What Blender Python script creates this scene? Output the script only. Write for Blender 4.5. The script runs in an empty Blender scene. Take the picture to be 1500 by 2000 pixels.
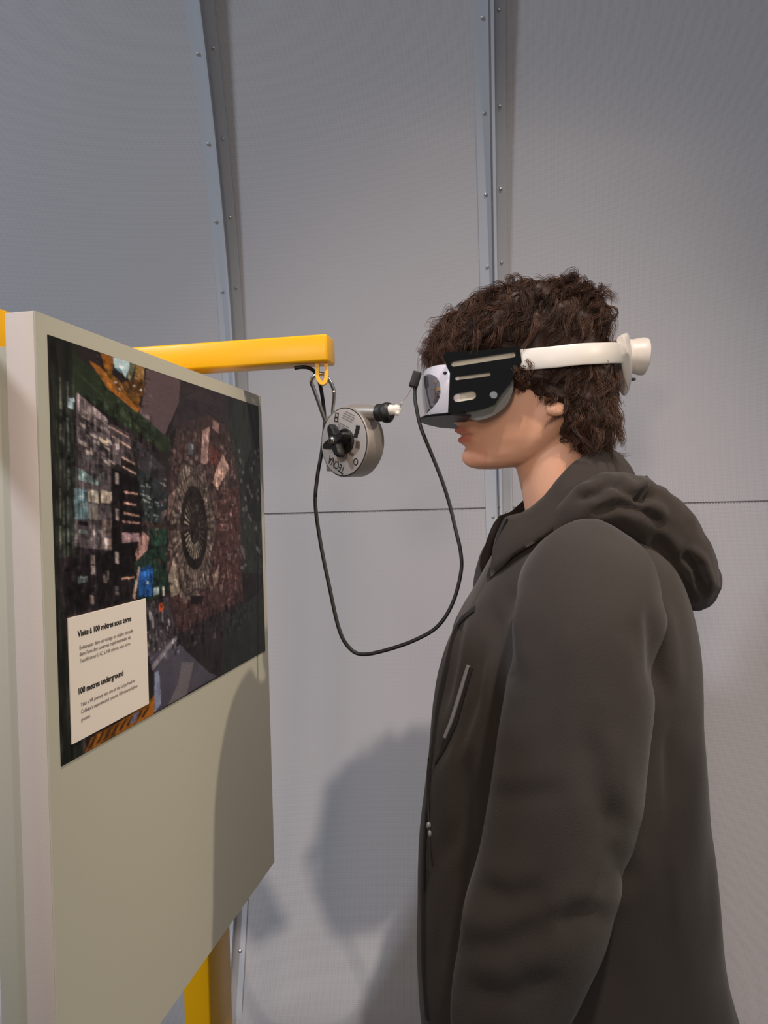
import bpy, bmesh, math, random
import numpy as np
from mathutils import Vector, Matrix, noise as mnoise

sc = bpy.context.scene
COL = sc.collection
random.seed(7); rng = np.random.default_rng(7)
PI = math.pi

# ------------------------------------------------------------------ camera
F_PX = 1510.0; ROLL = 0.027; PITCH = -math.atan(17/1510)
CAM = Vector((0, 0, 1.48))
FW = Vector((0, math.cos(PITCH), math.sin(PITCH))); UP0 = Vector((0, -math.sin(PITCH), math.cos(PITCH))); RT0 = Vector((1, 0, 0))
RT = RT0*math.cos(ROLL) - UP0*math.sin(ROLL); UP = RT0*math.sin(ROLL) + UP0*math.cos(ROLL)
cam = bpy.data.cameras.new('camera'); cam_o = bpy.data.objects.new('camera', cam); COL.objects.link(cam_o)
cam.sensor_fit = 'VERTICAL'; cam.sensor_height = 36; cam.lens = F_PX/2000*36; cam.clip_start = 0.05
M = Matrix((RT, UP, -FW)).transposed().to_4x4(); M.translation = CAM
cam_o.matrix_world = M
sc.camera = cam_o

# ------------------------------------------------------------------ light
sc.view_settings.view_transform = 'Standard'; sc.view_settings.look = 'None'
sc.view_settings.exposure = 0.14; sc.view_settings.gamma = 1; sc.view_settings.use_curve_mapping = False
W = bpy.data.worlds.new('world'); sc.world = W; W.use_nodes = True
W.node_tree.nodes['Background'].inputs[0].default_value = (0.93, 0.95, 1.0, 1)
W.node_tree.nodes['Background'].inputs[1].default_value = 0.30

def spot(name, loc, aim, power, col, size=70, radius=0.05, blend=0.6):
    l = bpy.data.lights.new(name, 'SPOT'); l.energy = power; l.color = col
    l.spot_size = math.radians(size); l.spot_blend = blend; l.shadow_soft_size = radius
    o = bpy.data.objects.new(name, l); COL.objects.link(o); o.location = loc
    o.rotation_euler = (Vector(aim) - Vector(loc)).to_track_quat('-Z', 'Y').to_euler()
    return o
spot('ceiling_spot_warm', (0.58, -0.05, 3.8), (0.08, 1.7, 0.75), 185, (1.0, 0.84, 0.74), 44, 0.04, 0.7)
spot('hall_spot_side', (2.45, 0.20, 2.50), (-0.30, 0.88, 1.18), 105, (1.0, 0.88, 0.70), 23, 0.03, 0.45)
spot('ceiling_spot_cool', (-1.75, 0.05, 3.1), (0.0, 1.9, 1.7), 110, (0.76, 0.86, 1.0), 110, 0.10, 0.8)
spot('warm_fill_spot', (-0.75, -2.0, 2.15), (0.15, 1.2, 1.45), 62, (1.0, 0.76, 0.58), 42, 0.25, 0.9)  # added fill from behind the camera, warms the face and near board edge
spot('face_fill_spot', (-0.85, -1.9, 1.62), (0.30, 1.15, 1.56), 48, (1.0, 0.80, 0.66), 16, 0.10, 1.0)  # second added fill, narrow and low, brightens the face under the headset

# ------------------------------------------------------------------ helpers
def ray(px, py): return RT*((px-750)/F_PX) + UP*((1000-py)/F_PX) + FW
def at(px, py, Y):
    d = ray(px, py); return CAM + d*(Y/d.y)
def ray_plane(px, py, P, n):
    d = ray(px, py); return CAM + d*((P-CAM).dot(n)/d.dot(n))

def tag(o, label=None, cat=None, group=None, kind=None):
    if label: o['label'] = label
    if cat: o['category'] = cat
    if group: o['group'] = group
    if kind: o['kind'] = kind
    return o
def empty(name, loc=(0, 0, 0)):
    o = bpy.data.objects.new(name, None); COL.objects.link(o); o.location = loc; o.empty_display_size = .05
    return o
def link(name, me, mat=None, parent=None, smooth=True):
    if mat is not None:
        me.materials.clear(); me.materials.append(mat)
    o = bpy.data.objects.new(name, me); COL.objects.link(o)
    if smooth and len(me.polygons): me.polygons.foreach_set('use_smooth', [True]*len(me.polygons))
    if parent:
        o.parent = parent
        bpy.context.view_layer.update()
        o.matrix_parent_inverse = parent.matrix_world.inverted()
    return o
def mesh(verts, faces, name='m'):
    me = bpy.data.meshes.new(name); me.from_pydata([tuple(v) for v in verts], [], faces); me.update(); return me
def bm_mesh(bm, name='m', recalc=True):
    if recalc: bmesh.ops.recalc_face_normals(bm, faces=bm.faces[:])
    me = bpy.data.meshes.new(name); bm.to_mesh(me); bm.free(); return me
def auto_smooth(me, ang=35):
    """sharp edges above an angle, the rest smooth"""
    bm = bmesh.new(); bm.from_mesh(me)
    for e in bm.edges:
        if len(e.link_faces) == 2: e.smooth = e.calc_face_angle(0) < math.radians(ang)
    bm.to_mesh(me); bm.free(); return me
def frame_box(o, ax, ay, az, lo, hi, bevel=0, seg=2):
    """box in a frame o + ax*x + ay*y + az*z"""
    bm = bmesh.new(); bmesh.ops.create_cube(bm, size=1)
    for v in bm.verts:
        c = [lo[i] + (v.co[i]+.5)*(hi[i]-lo[i]) for i in range(3)]
        v.co = Vector(o) + ax*c[0] + ay*c[1] + az*c[2]
    bmesh.ops.recalc_face_normals(bm, faces=bm.faces[:])
    if bevel: bmesh.ops.bevel(bm, geom=bm.edges[:], offset=bevel, segments=seg, affect='EDGES', profile=.5)
    return auto_smooth(bm_mesh(bm), 50)
X3, Y3, Z3 = Vector((1, 0, 0)), Vector((0, 1, 0)), Vector((0, 0, 1))
def box(lo, hi, bevel=0): return frame_box((0, 0, 0), X3, Y3, Z3, lo, hi, bevel)
def loft(rings, cap=True, closed=True):
    n = len(rings[0]); V = [p for r in rings for p in r]; Fc = []
    m = n if closed else n-1
    for i in range(len(rings)-1):
        for j in range(m):
            k = (j+1) % n; Fc.append((i*n+j, i*n+k, (i+1)*n+k, (i+1)*n+j))
    if cap and closed:
        Fc.append(tuple(range(n))[::-1]); Fc.append(tuple((len(rings)-1)*n+j for j in range(n)))
    bm = bmesh.new(); bm.from_mesh(mesh(V, Fc)); return bm_mesh(bm)
def catmull(P, per=8, cyclic=False):
    P = [Vector(p) for p in P]; out = []; n = len(P)
    for i in range(n if cyclic else n-1):
        g = (lambda k: P[k % n]) if cyclic else (lambda k: P[max(0, min(n-1, k))])
        a, b, c, d = g(i-1), g(i), g(i+1), g(i+2)
        for k in range(per):
            t = k/per
            out.append(.5*((2*b) + (c-a)*t + (2*a-5*b+4*c-d)*t*t + (3*b-a-3*c+d)*t**3))
    if not cyclic: out.append(P[-1])
    return out
def tube(path, r, sides=10, cyclic=False, cap=True):
    path = [Vector(p) for p in path]; n = len(path); rings = []
    rr = r if callable(r) else (lambda t: r)
    prev = None
    for i, p in enumerate(path):
        if cyclic: t = path[(i+1) % n]-path[i-1]
        else: t = path[min(i+1, n-1)]-path[max(i-1, 0)]
        t.normalize()
        if prev is None:
            a = t.cross(Z3 if abs(t.z) < .9 else X3).normalized()
        else:
            a = (prev - t*prev.dot(t)).normalized()
        prev = a; b = t.cross(a)
        R_ = rr(i/max(1, n-1))
        rings.append([p + (a*math.cos(2*PI*j/sides)+b*math.sin(2*PI*j/sides))*R_ for j in range(sides)])
    if cyclic: rings.append(rings[0]); cap = False
    me = loft(rings, cap); 
    if cyclic:
        bm = bmesh.new(); bm.from_mesh(me); bmesh.ops.remove_doubles(bm, verts=bm.verts, dist=1e-5); me = bm_mesh(bm)
    return auto_smooth(me, 60)
def lathe(o, axis, prof, seg=48, cap=True):
    """prof: list of (distance along axis, radius)"""
    axis = Vector(axis).normalized(); a = axis.cross(Z3 if abs(axis.z) < .9 else X3).normalized(); b = axis.cross(a)
    return auto_smooth(loft([[Vector(o)+axis*d+(a*math.cos(2*PI*j/seg)+b*math.sin(2*PI*j/seg))*max(r, 1e-5) for j in range(seg)] for d, r in prof], cap), 40)
def join(*mes):
    bm = bmesh.new()
    for m in mes: bm.from_mesh(m)
    return bm_mesh(bm, recalc=False)
def remesh(me, voxel, smooth_it=4, fac=.5):
    o = bpy.data.objects.new('tmp', me); COL.objects.link(o)
    m = o.modifiers.new('r', 'REMESH'); m.mode = 'VOXEL'; m.voxel_size = voxel
    if smooth_it:
        s = o.modifiers.new('s', 'SMOOTH'); s.iterations = smooth_it; s.factor = fac
    dg = bpy.context.evaluated_depsgraph_get(); out = bpy.data.meshes.new_from_object(o.evaluated_get(dg))
    bpy.data.objects.remove(o); return out
def vget(me):
    a = np.empty(len(me.vertices)*3); me.vertices.foreach_get('co', a); return a.reshape(-1, 3)
def nget(me):
    a = np.empty(len(me.vertices)*3); me.vertices.foreach_get('normal', a); return a.reshape(-1, 3)
def relax(me, mask, it):
    """weighted Laplacian smoothing"""
    e = np.empty(len(me.edges)*2, dtype=np.int32); me.edges.foreach_get('vertices', e); e = e.reshape(-1, 2); n = len(me.vertices)
    deg = np.bincount(e.ravel(), minlength=n).astype(float); deg[deg == 0] = 1; p = vget(me)
    for _ in range(it):
        q = np.stack([np.bincount(e[:, 0], p[e[:, 1], k], n)+np.bincount(e[:, 1], p[e[:, 0], k], n) for k in range(3)], 1)/deg[:, None]
        p = p+(q-p)*(.6*mask)[:, None]
    vset(me, p)
def vset(me, a): me.vertices.foreach_set('co', a.ravel()); me.update()
def prism(poly, y0, y1, holes=(), bevel=0):
    """polygon in x,z extruded between two depths, with holes"""
    bm = bmesh.new(); es = []
    for lp in [poly]+list(holes):
        vs = [bm.verts.new((p[0], y0, p[1])) for p in lp]
        es += [bm.edges.new((vs[i], vs[(i+1) % len(vs)])) for i in range(len(vs))]
    bmesh.ops.triangle_fill(bm, use_beauty=True, use_dissolve=False, edges=es)
    r = bmesh.ops.extrude_face_region(bm, geom=bm.faces[:])
    for v in [g for g in r['geom'] if isinstance(g, bmesh.types.BMVert)]: v.co.y = y1
    return auto_smooth(bm_mesh(bm), 30)
def ico(c, r, sub=2, sc3=(1, 1, 1)):
    bm = bmesh.new(); bmesh.ops.create_icosphere(bm, subdivisions=sub, radius=1)
    for v in bm.verts: v.co = Vector(c)+Vector((v.co.x*sc3[0], v.co.y*sc3[1], v.co.z*sc3[2]))*r
    return bm_mesh(bm)
def srgb(r, g, b):
    f = lambda c: (c/255/12.92 if c/255 <= .04045 else ((c/255+.055)/1.055)**2.4)
    return (f(r), f(g), f(b), 1)

# ------------------------------------------------------------------ materials
def mat(name, col, rough=.5, metal=0, bump=0, bscale=200, var=0, vscale=3, spec=.5, coat=0, sheen=0, sss=0):
    m = bpy.data.materials.new(name); m.use_nodes = True; nt = m.node_tree; b = nt.nodes['Principled BSDF']
    b.inputs['Base Color'].default_value = col; b.inputs['Roughness'].default_value = rough; b.inputs['Metallic'].default_value = metal
    b.inputs['Specular IOR Level'].default_value = spec; b.inputs['Coat Weight'].default_value = coat
    b.inputs['Sheen Weight'].default_value = sheen
    if sss:
        b.inputs['Subsurface Weight'].default_value = sss; b.inputs['Subsurface Radius'].default_value = (.012, .005, .003); b.inputs['Subsurface Scale'].default_value = 1
    tc = nt.nodes.new('ShaderNodeTexCoord')
    if var:
        n = nt.nodes.new('ShaderNodeTexNoise'); n.inputs['Scale'].default_value = vscale; n.inputs['Detail'].default_value = 6
        nt.links.new(tc.outputs['Object'], n.inputs['Vector'])
        h = nt.nodes.new('ShaderNodeHueSaturation'); h.inputs['Color'].default_value = col
        mr = nt.nodes.new('ShaderNodeMapRange'); mr.inputs[3].default_value = 1-var; mr.inputs[4].default_value = 1+var
        nt.links.new(n.outputs['Fac'], mr.inputs[0]); nt.links.new(mr.outputs[0], h.inputs['Value']); nt.links.new(h.outputs[0], b.inputs['Base Color'])
    if bump:
        n = nt.nodes.new('ShaderNodeTexNoise'); n.inputs['Scale'].default_value = bscale; n.inputs['Detail'].default_value = 4
        nt.links.new(tc.outputs['Object'], n.inputs['Vector'])
        bp = nt.nodes.new('ShaderNodeBump'); bp.inputs['Strength'].default_value = bump; bp.inputs['Distance'].default_value = .002
        nt.links.new(n.outputs['Fac'], bp.inputs['Height']); nt.links.new(bp.outputs[0], b.inputs['Normal'])
    return m
def attr_mat(name, attr, rough=.5, spec=.5, sss=0, bump=0, bscale=200):
    m = mat(name, (1, 1, 1, 1), rough, spec=spec, sss=sss, bump=bump, bscale=bscale); nt = m.node_tree
    a = nt.nodes.new('ShaderNodeAttribute'); a.attribute_name = attr
    nt.links.new(a.outputs['Color'], nt.nodes['Principled BSDF'].inputs['Base Color']); return m
def set_attr(me, name, rgb):
    a = me.color_attributes.new(name, 'FLOAT_COLOR', 'POINT')
    c = np.ones((len(me.vertices), 4)); c[:, :3] = rgb; a.data.foreach_set('color', c.ravel())

def wall_mat():
    m = mat('perforated_wall_cloth', srgb(176, 175, 177), .85, spec=.2); nt = m.node_tree; b = nt.nodes['Principled BSDF']
    uv = nt.nodes.new('ShaderNodeUVMap')
    sep = nt.nodes.new('ShaderNodeSeparateXYZ'); nt.links.new(uv.outputs[0], sep.inputs[0])
    def mth(op, a, bval):
        n = nt.nodes.new('ShaderNodeMath'); n.operation = op
        for i, v in enumerate((a, bval)):
            if v is None: continue
            if isinstance(v, (int, float)): n.inputs[i].default_value = v
            else: nt.links.new(v, n.inputs[i])
        return n.outputs[0]
    k = 2*PI/.0062
    s1 = mth('SINE', mth('MULTIPLY', mth('ADD', sep.outputs[0], sep.outputs[1]), k), None)
    s2 = mth('SINE', mth('MULTIPLY', mth('SUBTRACT', sep.outputs[0], sep.outputs[1]), k), None)
    p = mth('MULTIPLY', s1, s2)
    dots = mth('GREATER_THAN', p, .45)
    n = nt.nodes.new('ShaderNodeTexNoise'); n.inputs['Scale'].default_value = 2.5; n.inputs['Detail'].default_value = 3
    nt.links.new(uv.outputs[0], n.inputs['Vector'])
    mr = nt.nodes.new('ShaderNodeMapRange'); mr.inputs[3].default_value = .96; mr.inputs[4].default_value = 1.04; nt.links.new(n.outputs['Fac'], mr.inputs[0])
    val = mth('MULTIPLY', mr.outputs[0], mth('SUBTRACT', 1.0, mth('MULTIPLY', dots, .22)))
    h = nt.nodes.new('ShaderNodeHueSaturation'); h.inputs['Color'].default_value = srgb(180, 178, 180)
    nt.links.new(val, h.inputs['Value']); nt.links.new(h.outputs[0], b.inputs['Base Color'])
    bp = nt.nodes.new('ShaderNodeBump'); bp.inputs['Strength'].default_value = .25; bp.inputs['Distance'].default_value = .001; bp.invert = True
    nt.links.new(dots, bp.inputs['Height']); nt.links.new(bp.outputs[0], b.inputs['Normal'])
    return m

MT = dict(
    wall=wall_mat(),
    trim=mat('painted_trim', srgb(172, 176, 182), .45, var=.03, vscale=8),
    rivet=mat('rivet_metal', srgb(200, 200, 200), .3, .9),
    floor=mat('dark_floor', srgb(60, 58, 58), .6, var=.1),
    seam=mat('seam_thread', srgb(112, 109, 110), .9),
    board=mat('board_paint', srgb(188, 184, 166), .6, bump=.05, bscale=600, var=.015),
    board_edge=mat('board_edge_paint', srgb(205, 192, 182), .6, bump=.05, bscale=600, var=.015),
    yellow=mat('yellow_paint', srgb(252, 186, 4), .35, bump=.04, bscale=500, var=.02),
    chrome=mat('chrome', srgb(205, 203, 200), .18, 1),
    alu=mat('cast_aluminium', srgb(158, 150, 142), .42, .45, bump=.12, bscale=900),
    plate=mat('brushed_plate', srgb(196, 188, 182), .30, .30, var=.05),
    rubber=mat('black_rubber', srgb(24, 23, 22), .5),
    ink=mat('black_ink', srgb(28, 25, 23), .6),
    grey_ink=mat('grey_ink', srgb(105, 95, 88), .7),
    white_plastic=mat('white_plastic', srgb(228, 222, 212), .4, var=.01),
    shell=mat('white_shell', srgb(232, 226, 232), .28, coat=.3),
    cream=mat('cream_plastic', srgb(205, 200, 182), .5),
    visor=mat('smoked_visor', srgb(170, 164, 168), .10, .85),
    acrylic=mat('black_acrylic', srgb(7, 7, 8), .10, spec=.35),
    black_plastic=mat('black_plastic', srgb(10, 10, 11), .45, spec=.15),
    foam=mat('grey_face_foam', srgb(84, 84, 82), .75, bump=.1, bscale=700),
    wire=mat('steel_wire', srgb(190, 190, 190), .4, .8),
    jacket=mat('jacket_cloth', srgb(58, 52, 48), .88, bump=.25, bscale=500, var=.10, vscale=6, spec=.2, sheen=.12),
    hood=mat('hood_cloth', srgb(56, 49, 44), .9, bump=.25, bscale=500, var=.10, vscale=8, spec=.2, sheen=.1),
    lining=mat('dark_lining', srgb(30, 29, 33), .85),
    zipm=mat('zip_tape', srgb(34, 31, 30), .7),
    reflective=mat('grey_reflective_zip', srgb(150, 148, 152), .4, .2),
    trouser=mat('dark_denim', srgb(40, 42, 52), .9, bump=.2, bscale=600),
    shoe=mat('shoe_leather', srgb(45, 42, 40), .5), sole=mat('shoe_sole', srgb(215, 212, 205), .6),
    skin=attr_mat('skin', 'tint', .48, .35, sss=.25, bump=.08, bscale=900),
    card=mat('card_stock', srgb(238, 226, 212), .6),
)

# ------------------------------------------------------------------ setting
tag(link('floor', box((-3, -3, -.05), (3, 3, 0)), MT['floor'], smooth=False), 'dark grey hall floor under the stand', None, kind='structure')
AZ = math.radians(6.05); RW = 4.0; D0 = 1.9; RHO = 1.646; ZC = 1.49
AX = Vector((-math.sin(AZ)*(RW-D0), -math.cos(AZ)*(RW-D0), 0))
ZLO = ZC-1.05
def wall_r(z):
    h = max(z, ZLO)-ZC
    return RW-(RHO-math.sqrt(max(.01, RHO*RHO-h*h)))
def wall_pt(phi, z, out=0., lat=0.):
    """point on the curved wall; out = towards the room, lat = sideways along the wall"""
    e = 1e-3; r = wall_r(z); dr = (wall_r(z+e)-wall_r(z-e))/(2*e)
    rad = Vector((math.sin(AZ+phi), math.cos(AZ+phi), 0)); tan = Vector((math.cos(AZ+phi), -math.sin(AZ+phi), 0))
    n = (-rad + Z3*dr).normalized()
    return AX + rad*r + Z3*z + n*out + tan*lat
SEAMS = [-.300, -.1385, .0205, .181]
ZS = ZC-.028           # height of the stitched joint
def wall_panel(p0, p1, z0, z1, nz):
    V = []; UVs = []; nx = 14; arc = 0; pz = None
    zs = [z0+(z1-z0)*i/nz for i in range(nz+1)]
    for z in zs:
        for j in range(nx+1):
            ph = p0+(p1-p0)*j/nx; V.append(wall_pt(ph, z))
        c = wall_pt(p0, z); arc += 0 if pz is None else (c-pz).length; pz = c
        UVs += [((p0+(p1-p0)*j/nx)*RW*.96, arc+z0) for j in range(nx+1)]
    Fc = [(i*(nx+1)+j, i*(nx+1)+j+1, (i+1)*(nx+1)+j+1, (i+1)*(nx+1)+j) for i in range(nz) for j in range(nx)]
    me = mesh(V, Fc); u = me.uv_layers.new(name='UVMap')
    for l in me.loops: u.data[l.index].uv = UVs[l.vertex_index]
    return me
wall = empty('wall_back', wall_pt(0, 0)); tag(wall, 'curved pale grey wall of perforated panels behind the person', None, kind='structure')
for p0, p1 in zip([-.621, -.4605]+SEAMS+[.342, .502], [-.4605]+SEAMS+[.342, .502, .663]):
    link('wall_panel', wall_panel(p0, p1, ZS+.0012, 2.98, 44), MT['wall'], wall)
    link('wall_panel', wall_panel(p0, p1, 0, ZS-.0012, 36), MT['wall'], wall)
bm = bmesh.new()
V = []; Fc = []
ph = -.621
while ph < .663:                                       # zig-zag stitched joint between upper and lower panels
    a = wall_pt(ph, ZS-.0022, .001); b = wall_pt(ph+.0008, ZS+.0022, .001); c = wall_pt(ph+.0013, ZS+.0008, .001); d = wall_pt(ph+.0005, ZS-.003, .001)
    k = len(V); V += [a, b, c, d]; Fc.append((k, k+1, k+2, k+3)); ph += .0016
bm.free()
jt = link('stitched_joint', mesh(V, Fc), MT['seam'], wall, smooth=False); jt['kind'] = 'stuff'
back = []
for ph0, ph1 in [(-.621, .663)]:
    for z in (ZS-.004, ZS+.004): back.append([wall_pt(ph0+(ph1-ph0)*j/60, z, -.003) for j in range(61)])
link('joint_backing', loft(back, closed=False), MT['seam'], wall)

rv = lathe((0, 0, 0), (0, 0, 1), [(0, .0042), (.0012, .0040), (.0026, .0026), (.0030, .001)], 12)
rv.materials.append(MT['rivet'])
for si, ph in enumerate(SEAMS[1:3]):
    # flange, groove, standing blade, flange (lateral, outwards)
    if si == 0: prof = [(-.030, -.002), (-.030, .004), (-.002, .004), (-.002, .028), (.003, .028), (.003, .004), (.027, .004), (.029, -.002)]
    else: prof = [(-.034, -.002), (-.034, .004), (-.005, .004), (-.005, -.006), (-.0005, -.006), (-.0005, .028), (.0055, .028), (.0055, .003), (.030, .003), (.030, -.002)]
    zs = [.0+2.95*i/70 for i in range(71)]
    me = auto_smooth(loft([[wall_pt(ph, z, o, l) for l, o in prof] for z in zs], closed=False), 30)
    t = link('trim_%d' % (si+1), me, MT['trim'])
    tag(t, ['riveted metal rib on the curved wall above the display board', 'riveted metal rib on the wall behind the person\'s head'][si], None, kind='structure')
    for k in range(20):
        for sd in (-1, 1):
            z = .25+k*.145+(.0 if sd < 0 else .008)+(0.03 if si else 0)
            lat = (-.017 if sd < 0 else .0165)
            o = bpy.data.objects.new('rivet', rv); COL.objects.link(o); o.parent = t
            P = wall_pt(ph, z, .004 if sd < 0 else (.004 if si == 0 else .003), lat); n = (wall_pt(ph, z, 1)-wall_pt(ph, z, 0))
            o.matrix_world = Matrix.Translation(P) @ n.to_track_quat('Z', 'Y').to_matrix().to_4x4()

# ------------------------------------------------------------------ display board
BETA = math.radians(10.818)
BD = Vector((math.sin(BETA), math.cos(BETA), 0)); BN = Vector((math.cos(BETA), -math.sin(BETA), 0))
B0 = Vector((*at(510, 775, 1.25).xy, 0))               # far edge of the face
def bpt(u, z, n=0): return B0+BD*u+Z3*z+BN*n
def bbox(u0, u1, z0, z1, n0, n1, bev=0): return frame_box(B0, BD, BN, Z3, (u0, n0, z0), (u1, n1, z1), bev)
board = empty('display_board', bpt(-.29, .902)); tag(board, 'cream upright display board carrying a large poster on its face', 'display board')
link('front_panel', bbox(-.5788, -.0005, .902, 1.6575, -.0015, 0), MT['board'], board, smooth=False)
link('core_panel', bbox(-.5790, 0, .9018, 1.6577, -.030, -.0015, .0008), MT['board_edge'], board)
link('rear_panel', bbox(-.572, -.03, .95, 1.63, -.062, -.030, .001), MT['board'], board)

# ------------------------------------------------------------------ poster print (flat colours drawn on a fine grid)
PU0, PU1, PZ0, PZ1 = -.5625, -.0177, 1.2497, 1.6398
NU, NV = 330, 430
def puv(px, py):
    P = ray_plane(px, py, B0, BN); return ((P-B0).dot(BD)-PU0)/(PU1-PU0), (PZ1-P.z)/(PZ1-PZ0)
gu, gv = np.meshgrid(np.linspace(0, 1, NU), np.linspace(0, 1, NV))
img = np.zeros((NV, NU, 3))
def lin(c): return np.array(srgb(*c)[:3])
def vnoise(su, sv, seed=0, octv=3):
    r = np.random.default_rng(seed); out = np.zeros_like(gu); amp = 1; tot = 0
    for o in range(octv):
        a, b = int(su*2**o)+2, int(sv*2**o)+2; g = r.random((b+1, a+1))
        x = gu*(a-1); y = gv*(b-1); i = x.astype(int); j = y.astype(int); fx = x-i; fy = y-j
        fx = fx*fx*(3-2*fx); fy = fy*fy*(3-2*fy)
        out += amp*((g[j, i]*(1-fx)+g[j, i+1]*fx)*(1-fy)+(g[j+1, i]*(1-fx)+g[j+1, i+1]*fx)*fy); tot += amp; amp *= .55
    return out/tot
def inside(poly):
    pts = [puv(*p) for p in poly]; m = np.zeros_like(gu, bool); n = len(pts)
    for i in range(n):
        (x0, y0), (x1, y1) = pts[i], pts[(i+1) % n]
        if y0 == y1: continue
        c = ((y0 > gv) != (y1 > gv)) & (gu < (x1-x0)*(gv-y0)/(y1-y0)+x0); m ^= c
    return m
def paint(mask, col, nz=None, lo=.6, hi=1.4, alpha=1.):
    c = np.broadcast_to(lin(col), img.shape).copy()
    if nz is not None: c *= (lo+(hi-lo)*nz)[..., None]
    a = (mask*alpha)[..., None] if not np.isscalar(mask) else alpha
    img[:] = img*(1-a)+c*a
def poly(pts, col, nz=None, lo=.6, hi=1.4, alpha=1.): paint(inside(pts).astype(float), col, nz, lo, hi, alpha)
def Za(*p): return [(60+x/3, 620+y/3) for x, y in p]
def Zb(*p): return [(60+x/3, 1080+y/3) for x, y in p]
N1 = vnoise(10, 12, 1, 4); N2 = vnoise(60, 18, 2, 3); N3 = vnoise(16, 70, 3, 3); N4 = vnoise(90, 90, 4, 2); N5 = vnoise(36, 30, 5, 4)
paint(np.ones_like(gu), (42, 37, 38), N1, .3, 1.5)
# dark rail with thin vertical pipes
poly(Za((98, 100), (270, 160), (270, 1400), (140, 1500))+Zb((240, 700), (310, 1170), (170, 1260), (130, 0)), (32, 34, 30), N2, .25, 1.9)
for x, c in ((140, (62, 70, 58)), (160, (84, 84, 74)), (182, (52, 58, 50)), (205, (78, 82, 80)), (232, (44, 54, 42))):
    for k in range(5):
        y0 = 330+k*220+rng.integers(0, 80); y1 = y0+rng.integers(90, 200)
        poly(Za((x, y0), (x+10, y0), (x+14, y1), (x+5, y1)), c, N3, .2, 1.8, .75)
poly(Za((215, 470), (245, 475), (245, 540), (215, 530)), (150, 165, 172), N4, .4, 1.3)
# green crane beam
poly(Za((240, 200), (340, 290), (640, 560), (820, 720), (800, 800), (580, 660), (250, 430)), (40, 50, 36), N5, .6, 1.4)
poly(Za((250, 320), (270, 320), (780, 770), (760, 790)), (58, 66, 48), N2, .5, 1.4, .6)
# trolley
poly(Za((330, 250), (400, 290), (640, 530), (620, 560), (450, 420)), (148, 92, 38), N5, .5, 1.5)
poly(Za((400, 205), (480, 230), (470, 330), (560, 420), (640, 470), (620, 530), (440, 340)), (112, 76, 30), N4, .1, 1.7)
poly(Za((405, 210), (478, 232), (470, 300), (430, 300)), (150, 92, 34), N5, .7, 1.3)
poly(Za((478, 232), (575, 258), (572, 300), (548, 355), (520, 300), (482, 290)), (190, 212, 218), N5, .8, 1.2)
poly(Za((482, 290), (520, 300), (530, 330), (490, 300)), (110, 150, 166))
poly(Za((580, 262), (612, 270), (575, 370), (558, 350)), (112, 112, 90), N4, .6, 1.2)
poly(Za((612, 275), (660, 292), (655, 380), (600, 360)), (156, 118, 70), N4, .5, 1.3)
poly(Za((560, 370), (660, 360), (665, 460), (590, 470), (500, 400)), (84, 56, 28), N4, .1, 1.9)
for x, y in ((490, 380), (515, 420), (600, 400), (640, 425)): poly(Za((x, y-8), (x+10, y), (x, y+9), (x-9, y)), (190, 180, 172))
# mauve wall and dark ceiling
poly(Za((672, 302), (872, 365), (862, 500), (810, 620), (780, 690), (632, 560), (660, 440)), (94, 78, 82), N1, .85, 1.12)
poly(Za((872, 365), (1335, 520), (1340, 900), (1230, 1000), (1150, 640), (1040, 560), (850, 640), (800, 700), (862, 500)), (50, 44, 48), N5, .6, 1.45)
for k in range(9): poly(Za((900+24*k, 470+6*k), (1015+10*k, 420+10*k), (1018+10*k, 426+10*k), (902+24*k, 478+6*k)), (74, 64, 68), None, alpha=.5)
poly(Za((1150, 470), (1335, 522), (1370, 1500), (1230, 1500), (1210, 940), (1150, 640))+[], (44, 48, 46), N2, .5, 1.5)
poly(Za((600, 700), (780, 880), (790, 1000), (620, 880)), (60, 56, 60), N3, .6, 1.3)
# left tiers
poly(Za((262, 440), (440, 590), (462, 740), (466, 1490), (250, 1490)), (80, 72, 76), N3*.5+N5*.5, .3, 1.7)
poly(Za((265, 440), (440, 590), (458, 690), (270, 560)), (150, 134, 136), N4, .3, 1.5)
for k in range(90):
    x = 268+rng.random()*180; y = 500+rng.random()*260+(x-268)*.55; w = rng.uniform(8, 40); h = rng.uniform(6, 26)
    poly(Za((x, y), (x+w, y+w*.6), (x+w, y+w*.6+h), (x, y+h)), [(196, 180, 174), (110, 100, 104), (60, 50, 54), (44, 36, 40)][rng.integers(0, 4)], None, alpha=.75)
poly(Za((395, 700), (455, 735), (455, 755), (400, 728)), (206, 188, 166))
poly(Za((245, 1000), (330, 1010), (330, 1185), (250, 1180)), (92, 112, 118), N3, .5, 1.5)
poly(Za((275, 880), (345, 930), (385, 960), (385, 985), (275, 950)), (126, 146, 148), N4, .3, 1.7)
for q, c in ((((330, 1005), (390, 1020), (390, 1088), (330, 1080)), (200, 188, 172)), (((405, 1010), (466, 1025), (466, 1092), (405, 1085)), (180, 164, 150)), (((335, 1090), (385, 1095), (385, 1190), (335, 1180)), (128, 122, 116)),
             (((410, 1180), (466, 1190), (466, 1280), (410, 1275)), (104, 90, 86)), (((408, 1290), (466, 1300), (466, 1360), (408, 1350)), (140, 122, 116)), (((270, 1190), (330, 1200), (330, 1225), (270, 1215)), (24, 20, 22)), (((270, 1240), (330, 1250), (330, 1270), (270, 1265)), (120, 130, 130))):
    poly(Za(*q), c, N4, .6, 1.35)
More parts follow.
